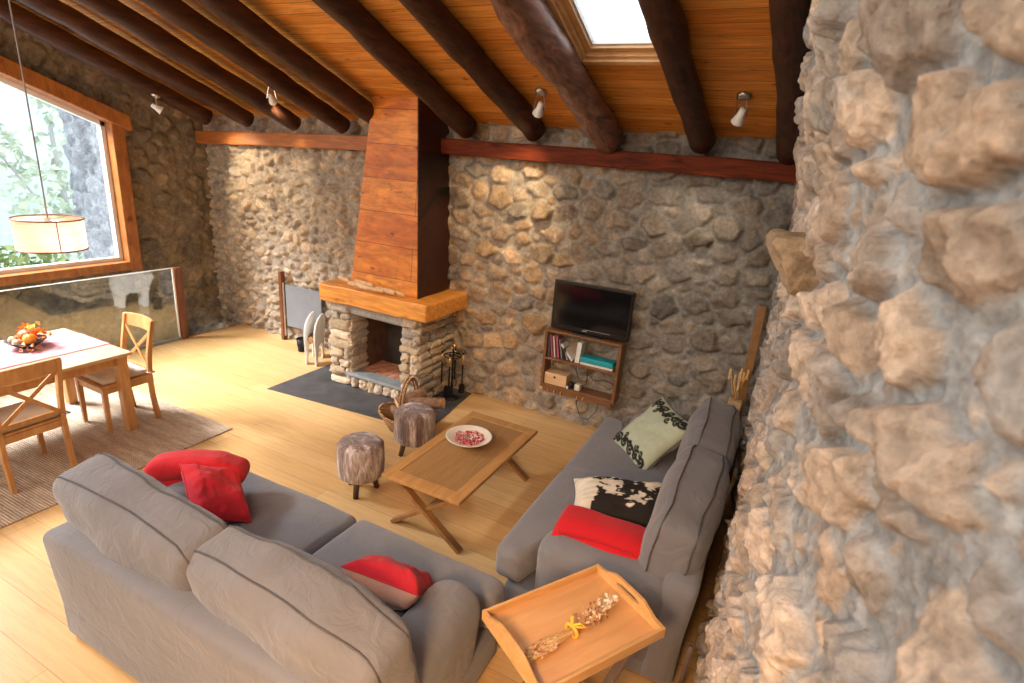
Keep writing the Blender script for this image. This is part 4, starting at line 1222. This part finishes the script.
mb = MB(); mb.box(-.12, .12, -.065, .065, 0, .125); mb.build('body', M['boxwood'], bx, bevel=.004)
mb = MB(); mb.tube([(-.01, -.067, .085), (-.01, -.05, .085)], .013, 12); mb.build('finger_hole', M['soot'], bx)  # dark disc stands in for the shade inside the hole, no soot here
pa = thing('power_adapter', 'small black and white power adapter beside the wooden box', 'adapter', (-1.715, 5.05, .423))
mb = MB(); mb.box(-.022, .02, -.03, .03, 0, .06); mb.build('black_plug', M['black'], pa, bevel=.004)
mb = MB(); mb.box(-.03, -.01, -.045, -.03, 0, .03); mb.build('white_plug', M['paper'], pa, bevel=.003)
mb = MB(); mb.rbox(.06, .07, .065, .012, 2, None, T(-1.635, 5.05, .423)); tag(mb.build('router', M['cream'], smooth=True), 'small cream plastic box right of the black adapter on the bottom shelf', 'router')
mb = MB()
mb.tube([(-1.70, 5.13, .70), (-1.71, 5.14, .60), (-1.66, 5.13, .50), (-1.58, 5.12, .50), (-1.57, 5.13, .58), (-1.50, 5.13, .53), (-1.40, 5.14, .56), (-1.30, 5.14, .54)], .004, 6)
mb.tube([(-1.58, 5.12, .67), (-1.575, 5.12, .58), (-1.57, 5.12, .48), (-1.62, 5.11, .45), (-1.66, 5.10, .44)], .004, 6)
mb.tube([(-1.66, 5.10, .44), (-1.665, 5.15, .38), (-1.66, 5.14, .22), (-1.60, 5.13, .10), (-1.52, 5.13, .09), (-1.44, 5.13, .20), (-1.42, 5.15, .34)], .004, 6)
tag(mb.build('cable', M['black'], smooth=True), 'looping black cable at the back of the lower shelf compartment', 'cable')

# ------------------------------------------------------------------ things at the left of the fireplace
mb = MB(); mb.box(-5.88, -5.25, 5.20, 5.225, .21, .78); tag(mb.build('wall_panel', M['panelgrey'], bevel=.004), 'plain blue-grey rectangular panel on the stone wall left of the fireplace', 'panel')
rp = thing('railing_post', 'square reddish-brown wooden post standing against the back wall left of the grey panel', 'post', (-5.95, 5.27, 0))
mb = MB(); mb.box(-.025, .025, -.10, -.03, 0, .95); mb.build('post', M['post'], rp, bevel=.005)
mb = MB(); mb.box(.025, .033, -.08, -.06, .06, .80); mb.build('glass_edge', M['whiteedge'], rp)

# bear shaped log holder: two white cut-out panels
def bear_poly():
    P = [(-.27, .56), (-.20, .60), (-.05, .61), (.10, .585), (.20, .54), (.255, .46), (.265, .36), (.25, .26), (.235, .14), (.232, .0),
         (.14, .0), (.135, .10), (.11, .20), (.06, .235), (-.04, .24), (-.09, .20), (-.095, .10), (-.09, .0), (-.17, .0), (-.185, .12), (-.20, .24), (-.24, .38), (-.29, .48)]
    return P
br = thing('animal_log_holder', 'white animal-shaped cut-out holder standing left of the fireplace', 'log holder', (-5.08, 4.90, 0), 0)
br.rotation_euler = (0, 0, math.radians(31))
for k, x in enumerate((-.06, .07)):
    mb = MB(); sc_ = .95
    mb.prism([(a * sc_, b * sc_) for a, b in bear_poly()], lambda a, b, t, x=x, k=k: (x + (.02 if t else -.0), -a - k * .05, b))
    mb.build('cutout_panel', M['white'], br, bevel=.004)
mb = MB(); mb.box(-.04, .07, -.12, .14, .25, .27); mb.box(-.04, .07, .14, .16, .27, .34); mb.build('shelf', M['lightwood'], br)
firewood((-5.05, 4.85, .315), (-.5, .85, 0), .22, .035, 'short log resting in the white animal-shaped holder', None)
ab = thing('ash_bucket', 'small black metal bucket on the floor beside the white animal holder', 'bucket', (-5.42, 5.02, 0))
mb = MB(); mb.lathe([(0, 0), (.055, 0), (.075, .17), (.07, .17), (.05, .01), (0, .01)], n=20); mb.build('body', M['iron'], ab, smooth=True)
mb = MB(); mb.tube([(.073 * math.cos(a), 0, .16 + .075 * math.sin(a)) for a in [PI * k / 10 for k in range(11)]], .004, 6); mb.build('handle', M['iron'], ab)

# ------------------------------------------------------------------ glass balustrade
gb = thing('glass_balustrade', 'glass balustrade with a dark brown end post along the stair opening by the window', 'balustrade', (-6.93, 0, 0))
mb = MB(); mb.box(-.006, .006, .6, 4.36, .02, .95); mb.build('glass_panel', M['glass'], gb)
mb = MB(); mb.box(-.007, .007, .6, 4.365, .95, .958); mb.box(-.008, .008, 4.355, 4.372, .02, .958); mb.build('polished_edge', M['whiteedge'], gb)
mb = MB(); mb.box(-.035, .035, 4.385, 4.465, 0, .955); mb.build('post', M['post'], gb, bevel=.005)
mb = MB(); mb.box(-.02, .02, .6, 4.385, 0, .035); mb.build('bottom_channel', M['slate_ledge'], gb)

# ------------------------------------------------------------------ dining group
mb = MB(); mb.box(-7.0 + .12, -4.30, .3, 3.11, 0, .012)
tag(mb.build('rug', M['rug'], bevel=.004), 'beige woven jute rug under the dining table', 'rug')
RGZ = .012
dt = thing('dining_table', 'golden pine dining table with square legs on the jute rug', 'table', (-5.46, 1.80, RGZ + .001))
mb = MB(); mb.box(-.53, .53, -.87, .87, .705, .735); mb.build('tabletop', M['pine_top'], dt, bevel=.006)
mb = MB()
mb.box(-.47, .47, .78, .80, .62, .705); mb.box(-.47, .47, -.80, -.78, .62, .705); mb.box(.45, .47, -.8, .8, .62, .705); mb.box(-.47, -.45, -.8, .8, .62, .705)
mb.build('apron', M['pine'], dt)
for sx in (-1, 1):
    for sy in (-1, 1):
        mb = MB(); mb.bar((sx * .465, sy * .79, .705), (sx * .475, sy * .80, 0), .085, .085, w2=.075, h2=.075); mb.build('leg', M['pine'], dt, bevel=.006)
ru = MB(); xs = [-.235 + .47 * i / 8 for i in range(9)]
prof = [(-.9, 0), (.55, 0), (.80, 0), (.865, .0), (.882, -.012), (.888, -.06), (.888, -.16)]
vs = []
for y, z in prof:
    for x in xs: vs.append((x, y, z + .004 + .0015 * noise.noise(Vector((x * 9, y * 6, 0)))))
fs = [(i * 9 + j, i * 9 + j + 1, i * 9 + 10 + j, i * 9 + 9 + j) for i in range(len(prof) - 1) for j in range(8)]
ru.add(vs, fs); o = ru.build('table_runner', M['runner'], loc=(-5.49, 1.80, RGZ + .735)); sm = o.modifiers.new('s', 'SOLIDIFY'); sm.thickness = .003; sm.offset = 1
tag(o, 'pink striped cloth runner along the middle of the dining table', 'table runner')
fb = thing('fruit_bowl', 'dark wooden bowl of autumn gourds on the pink runner', 'bowl', (-5.64, 2.22, RGZ + .742))
mb = MB(); mb.lathe([(0, 0), (.06, 0), (.065, .012), (.11, .04), (.145, .07), (.14, .073), (.1, .045), (.05, .025), (0, .02)], n=32); mb.build('bowl_body', M['blackbowl'], fb, smooth=True)
def gourd(p, r, c, label, sq=.8, lobes=8):
    root = thing('gourd', label, 'gourd', p, 0, 'gourds in the dark bowl')
    m_ = plain('gourd_skin', c, .45, 0, .15); mb = MB(); n = 32; vs = []; K = 10
    for i in range(K + 1):
        t = PI * i / K
        for k in range(n):
            a = 2 * PI * k / n; q = r * math.sin(t) ** .8 * (1 - .10 * abs(math.cos(a * lobes / 2)) ** 3) if 0 < i < K else 0
            vs.append((q * math.cos(a), q * math.sin(a), -r * sq * math.cos(t)))
    mb.add(vs, [(i * n + k, i * n + (k + 1) % n, (i + 1) * n + (k + 1) % n, (i + 1) * n + k) for i in range(K) for k in range(n)])
    mb.build('skin', m_, root, smooth=True)
    mb = MB(); mb.tube([(0, 0, r * sq * .9), (.006, 0, r * sq + .02)], [.007, .004], 6); mb.build('stalk', M['bark'], root)
gx, gy, gz = -5.64, 2.22, RGZ + .742
gourd((gx - .04, gy + .03, gz + .085), .07, (.78, .10, .02), 'deep orange-red ribbed gourd in the middle of the dark bowl')
gourd((gx + .07, gy - .0, gz + .085), .05, (.85, .30, .03), 'yellow-orange gourd on the right of the dark bowl', .95)
gourd((gx - .04, gy - .065, gz + .072), .042, (.60, .30, .15), 'small tan gourd at the front of the dark bowl')
gourd((gx + .035, gy - .075, gz + .068), .036, (.66, .42, .25), 'small pale brown gourd low at the front right of the bowl')
mb = MB(); rr = random.Random(21)
for cx_, cy_, cz_, n_, cc in ((-.11, .10, .12, 26, [(.85, .42, .05), (.80, .30, .04), (.85, .52, .12)]), (.14, -.04, .03, 14, [(.62, .30, .20), (.7, .42, .28)]), (.02, .08, .12, 16, [(.80, .18, .03), (.8, .36, .06)])):
    for k in range(n_):
        p = Vector((cx_ + rr.gauss(0, .035), cy_ + rr.gauss(0, .03), max(.01, cz_ + rr.gauss(0, .025)))); u = Vector((rr.gauss(0, 1), rr.gauss(0, 1), rr.gauss(0, .6))).normalized(); v = u.orthogonal().normalized()
        s_ = rr.uniform(.02, .038); mb.cur = rr.choice(cc)
        w_ = u.cross(v) * .008
        mb.add([p - u * s_, p - u * s_ * .2 + v * s_ * .6 + w_, p + u * s_, p - u * s_ * .2 - v * s_ * .6 + w_], [(0, 1, 2, 3)])
tag(mb.build('autumn_leaves', M['petals'], loc=(gx, gy, gz)), 'orange and yellow dried leaves spilling from the dark bowl', 'leaves', kind='stuff')

def make_chair(loc, rz, label):
    c = thing('dining_chair', label, 'chair', loc, rz, 'cross-back dining chairs at the pine table')
    m_ = M['pine']; hw = .20
    def rear(sx):
        mb = MB(); pts = [(sx * hw, -.225, 0), (sx * hw, -.20, .25), (sx * hw, -.195, .45), (sx * hw, -.215, .65), (sx * hw, -.275, .94)]
        for a, b in zip(pts, pts[1:]): mb.bar(a, b, .034, .042, up=(0, 1, 0))
        return mb
    for sx in (-1, 1):
        rear(sx).build('rear_leg', m_, c, bevel=.004)
        mb = MB(); mb.bar((sx * hw, .195, .43), (sx * hw, .195, 0), .042, .042, up=(0, 1, 0), w2=.03, h2=.03); mb.build('front_leg', m_, c, bevel=.004)
    mb = MB(); mb.box(-hw - .022, hw + .022, -.20, .225, .43, .452); mb.build('seat', m_, c, bevel=.006)
    mb = MB(); mb.box(-hw + .015, hw - .015, .185, .205, .375, .43); mb.box(-hw + .015, hw - .015, -.205, -.185, .375, .43)
    mb.box(-hw - .01, -hw + .01, -.18, .18, .375, .43); mb.box(hw - .01, hw + .01, -.18, .18, .375, .43); mb.build('apron', m_, c)
    mb = MB(); vs = []; n = 8
    for k in range(n + 1):
        t = -1 + 2 * k / n; x = t * (hw + .017); y = -.272 - .03 * (1 - t * t)
        vs += [(x, y - .012 + .02, .84), (x, y + .012 + .02, .84), (x, y + .012, .945 + .01 * (1 - t * t)), (x, y - .012, .945 + .01 * (1 - t * t))]
    fs = [(0, 1, 2, 3), (n * 4 + 3, n * 4 + 2, n * 4 + 1, n * 4)] + [(k * 4 + j, k * 4 + 4 + j, k * 4 + 4 + (j + 1) % 4, k * 4 + (j + 1) % 4) for k in range(n) for j in range(4)]
    mb.add(vs, fs); mb.build('top_rail', m_, c, bevel=.004)
    for k in (1, -1):
        mb = MB(); mb.bar((-k * (hw - .015), -.205 + .004 * k, .50), (k * (hw - .015), -.255 + .004 * k, .84), .03, .012, up=(0, 1, 0)); mb.build('cross_slat', m_, c, bevel=.002)
    mb = MB(); mb.bar((-hw + .015, -.20, .50), (hw - .015, -.20, .50), .02, .03); mb.build('lower_rail', m_, c, bevel=.002)
    return c
ch1 = make_chair((-5.23, 2.65, RGZ), PI - .02, 'cross-backed pine dining chair pushed in at the far end of the table')
ch2 = dup(ch1, (-4.90, 1.78, RGZ), PI / 2 + .03, 'cross-backed pine dining chair on the near long side, its back towards the sofa')
def seat_pad(loc, rz, c, label):
    root = thing('seat_pad', label, 'cushion', loc, rz, 'tied seat pads on the dining chairs')
    m_ = fabric('pad_cloth', c, .1)
    mb = MB(); mb.rbox(.385, .385, .05, .024, 8, lambda q: Vector((q.x, q.y, q.z + .012 * (1 - (q.x / .2) ** 2) * (1 - (q.y / .2) ** 2) * (q.z > .025))), None); mb.build('pad', m_, root, smooth=True)
    for s_ in (-1, 1):
        mb = MB(); mb.tube([(s_ * .185, -.185, .02), (s_ * .20, -.225, .02), (s_ * .235, -.225, .02), (s_ * .235, -.17, .02), (s_ * .185, -.17, .02)], .008, 6); mb.build('tie', m_, root, smooth=True)
seat_pad((-5.23, 2.65, RGZ + .452), PI - .02, (.62, .56, .50), 'cream tied seat pad on the chair at the far end of the table')
seat_pad((-4.90, 1.78, RGZ + .452), PI / 2 + .03, (.40, .32, .25), 'beige tied seat pad on the chair with its back towards the sofa')

# pendant lamp
LP = (-5.45, 2.45, 1.725)
pl = thing('pendant_lamp', 'drum pendant lamp with a glowing wood-veneer shade hanging over the dining table', 'lamp', LP)
mb = MB(); n = 48; mb.lathe([(.237, -.122), (.237, .122)], n=n); o = mb.build('shade', M['shade'], pl, smooth=True)
for z in (-.122, .122):
    mb = MB(); mb.tube([(.238 * math.cos(a), .238 * math.sin(a), z) for a in [2 * PI * k / n for k in range(n)]], .006, 6, True); mb.build('rim', M['walnut'], pl, smooth=True)
mb = MB(); mb.box(-.003, .003, -.241, -.235, -.12, .12, RZ(1.35)); mb.build('seam', M['walnut'], pl)
mb = MB(); mb.tube([(0, 0, .10), (.008, 0, .5), (-.012, .01, 1.2), (0, 0, 2.19)], .006, 6); mb.build('cord', M['cord'], pl, smooth=True)
mb = MB(); mb.tube([(0, 0, .05), (0, 0, .13)], .022, 12); 
for k in range(3):
    a = 2 * PI * k / 3; mb.tube([(0, 0, .11), (.237 * math.cos(a), .237 * math.sin(a), .118)], .003, 5)
mb.build('lamp_holder', M['steel'], pl)
mb = MB(); mb.lathe([(0, -.06), (.03, -.05), (.045, -.015), (.04, .015), (.02, .05), (0, .05)], n=16); mb.build('bulb', M['bulb'], pl, smooth=True)

# ------------------------------------------------------------------ ceiling spotlights
def spot(x, y, aim, label, down=.0):
    z = ceil_z(y) - .002 - down
    s_ = thing('ceiling_spotlight', label, 'spotlight', (x, y, z), 0, 'small spotlights between the beams')
    mb = MB(); mb.lathe([(0, 0), (.05, -.0), (.05, -.018), (.03, -.028), (0, -.028)], n=20)
    RM = Matrix.Rotation(ANG, 4, 'X').inverted()
    mb.v = [tuple(RM @ Vector(v)) for v in mb.v]
    mb.build('base', M['steel'], s_, smooth=True)
    d = Vector(aim).normalized(); piv = Vector((0, 0, -.14))
    side_ = d.cross(Vector((0, 0, 1))).normalized()
    mb = MB()
    for k in (-1, 1):
        mb.tube([Vector((0, 0, -.02)) + side_ * (.025 * k), piv + side_ * (.05 * k)], .004, 6)
    mb.build('bracket', M['steel'], s_)
    q = d.to_track_quat('Z', 'Y').to_matrix().to_4x4()
    mb = MB(); mb.lathe([(0, -.06), (.022, -.06), (.028, -.01), (.048, .05), (.046, .052), (.04, .045)], n=20)
    mb.v = [tuple(piv + (q @ Vector(v))) for v in mb.v]; mb.build('lamp_head', M['white'], s_, smooth=True)
    mb = MB(); mb.lathe([(0, .046), (.042, .046)], n=20); mb.v = [tuple(piv + (q @ Vector(v))) for v in mb.v]; mb.build('lens', M['spotglow'], s_)
    return Vector((x, y, z)) + piv + d * .13
SPOTS = [(-6.93, 4.40, (.55, .8, -.55), 'small ceiling spotlight nearest the window wall', .225),
         (-5.22, 4.56, (-.45, .85, -.5), 'small ceiling spotlight left of the chimney hood'),
         (-2.10, 4.56, (-.5, .6, -.8), 'small white ceiling spotlight just left of the skylight beam'),
         (-.52, 4.55, (-.3, .6, -.8), 'small white ceiling spotlight near the right stone wall')]
SPOS = [spot(*s_) for s_ in SPOTS]

# ------------------------------------------------------------------ corner behind the right sofa
mb = MB(); mb.bar((-.125, 5.02, 0.0), (-.115, 5.06, 1.58), .03, .07, up=(1, 0, 0))
tag(mb.build('wooden_plank', M['oak_leg'], bevel=.004), 'tall narrow brown plank leaning upright in the corner behind the right sofa', 'plank')
vp = thing('stalk_vase', 'tall square light-wood vase with dried stalks in the corner behind the right sofa', 'vase', (-.16, 4.86, 0))
mb = MB(); mb.add([(-.045, -.045, 0), (.045, -.045, 0), (.045, .045, 0), (-.045, .045, 0), (-.055, -.055, .78), (.055, -.055, .78), (.055, .055, .78), (-.055, .055, .78)], [(3, 2, 1, 0), (4, 5, 6, 7), (0, 1, 5, 4), (1, 2, 6, 5), (2, 3, 7, 6), (3, 0, 4, 7)])
mb.build('body', M['lightwood'], vp, bevel=.006)
mb = MB(); rr = random.Random(4)
for k in range(9):
    a = rr.uniform(0, 6.28); e = Vector((rr.gauss(-.02, .035), rr.gauss(0, .03), rr.uniform(.95, 1.08)))
    mb.tube([(rr.gauss(0, .015), rr.gauss(0, .015), .77), e * .97, e], [.004, .007, .003], 5)
    mb.rock(e - Vector((0, 0, .05)), .018, .018, .09, k, None, .2, 2)
mb.build('dried_stalks', M['amber'], vp, smooth=True)
cs = thing('narrow_console', 'narrow wooden console with dark top squeezed between the right sofa and the wall', 'console', (-.06, 3.95, 0))
mb = MB(); mb.box(-.02, .02, -.30, .30, .64, .72); mb.build('top', M['dark_leg'], cs, bevel=.004)
mb = MB(); mb.box(-.015, .015, -.28, .28, .0, .64); mb.build('front_panel', M['lightwood'], cs)

# ------------------------------------------------------------------ light
wd = bpy.data.worlds.new('World'); SC.world = wd; wd.use_nodes = True
bg = wd.node_tree.nodes['Background']; bg.inputs[0].default_value = (.86, .93, 1, 1); bg.inputs[1].default_value = 2.3

def area(name, loc, aim, size, power, col, sy=None, portal=False, spread=None):
    l = bpy.data.lights.new(name, 'AREA'); l.energy = power; l.color = col; l.size = size
    if sy: l.shape = 'RECTANGLE'; l.size_y = sy
    o = bpy.data.objects.new(name, l); COL.objects.link(o); o.location = loc
    o.rotation_euler = (Vector(aim) - Vector(loc)).to_track_quat('-Z', 'Y').to_euler()
    if portal: l.cycles.is_portal = True
    if spread: l.spread = math.radians(spread)
    return o
def spotl(name, loc, aim, power, col, deg, blend=.6, r=.05):
    l = bpy.data.lights.new(name, 'SPOT'); l.energy = power; l.color = col; l.spot_size = math.radians(deg); l.spot_blend = blend; l.shadow_soft_size = r
    o = bpy.data.objects.new(name, l); COL.objects.link(o); o.location = loc
    o.rotation_euler = (Vector(aim) - Vector(loc)).to_track_quat('-Z', 'Y').to_euler()
    return o
# rear, warm and overhead fill: unseen lamps added behind the camera to brighten the room
area('rear_fill_light', (-4.6, -2.2, 3.6), (-3.6, 3.5, .8), 3.0, 115, (1, .88, .74), 2.0)
area('warm_fill_light', (-.35, -.7, 2.3), (-1.3, 1.6, .2), .5, 24, (1, .58, .28), spread=95)
area('window_daylight', (-9.6, .9, 5.2), (-5.0, 3.4, .2), 1.8, 330, (1, .98, .94), spread=75)
area('overhead_fill_light', (-1.6, -.6, 3.9), (-.6, 3.0, 1.0), 1.6, 30, (1, .86, .70))
spotl('spot_lamp_1', SPOS[0], (-6.35, 5.3, 1.9), 85, (1, .79, .52), 75, .8)
spotl('spot_lamp_2', SPOS[1], (-5.9, 5.3, 1.9), 30, (1, .80, .55), 62, .9)
spotl('spot_lamp_3', SPOS[2], (-2.9, 5.2, 1.5), 55, (1, .76, .45), 85, .9)
spotl('spot_lamp_4', SPOS[3], (-1.1, 5.2, 1.2), 20, (1, .8, .55), 80, .9)
pt_ = bpy.data.lights.new('pendant_bulb_light', 'POINT'); pt_.energy = 4.5; pt_.color = (1, .88, .76); pt_.shadow_soft_size = .05
o = bpy.data.objects.new('pendant_bulb_light', pt_); COL.objects.link(o); o.location = (LP[0], LP[1], LP[2] - .08)
su = bpy.data.lights.new('sun', 'SUN'); su.energy = .6; su.angle = .6; su.color = (1, .98, .95)
o = bpy.data.objects.new('sun', su); COL.objects.link(o); o.rotation_euler = Euler((math.radians(25), math.radians(-20), 0))
area('window_portal', (-7.62, 2.4, 2.2), (0, 2.4, 2.2), 3.4, 1, (1, 1, 1), 2.4, True)

# ------------------------------------------------------------------ camera (focal length and lens plane from the vanishing points)
f = 559.5
Xn = Vector((-1213, -280.5, f)); Yv = Vector((295, -159.5, f))
X = (-Xn).normalized(); Y = Yv.normalized(); Y = (Y - X * X.dot(Y)).normalized()
D = X.cross(Y)
if D.y < 0: D = -D
U = -D
R = Matrix((X, Y, U))                     # camera (right, down, forward) -> world
right = R @ Vector((1, 0, 0)); down = R @ Vector((0, 1, 0)); fwd = R @ Vector((0, 0, 1))
cam = bpy.data.cameras.new('camera'); co = bpy.data.objects.new('camera', cam); COL.objects.link(co)
rot = Matrix((right, -down, -fwd)).transposed()
co.matrix_world = Matrix.Translation((0, 0, 2.6)) @ rot.to_4x4()
cam.sensor_fit = 'HORIZONTAL'; cam.sensor_width = 36; cam.lens = f / 1024 * 36
cam.clip_start = .05; cam.clip_end = 300
cam.dof.use_dof = True; cam.dof.focus_distance = 3.9; cam.dof.aperture_fstop = 2.8
SC.camera = co

SC.view_settings.view_transform = 'Standard'
SC.view_settings.look = 'None'
SC.view_settings.exposure = 0.55
SC.cycles.use_denoising = True
SC.cycles.max_bounces = 8; SC.cycles.diffuse_bounces = 4; SC.cycles.transparent_max_bounces = 12
SC.cycles.sample_clamp_indirect = 6
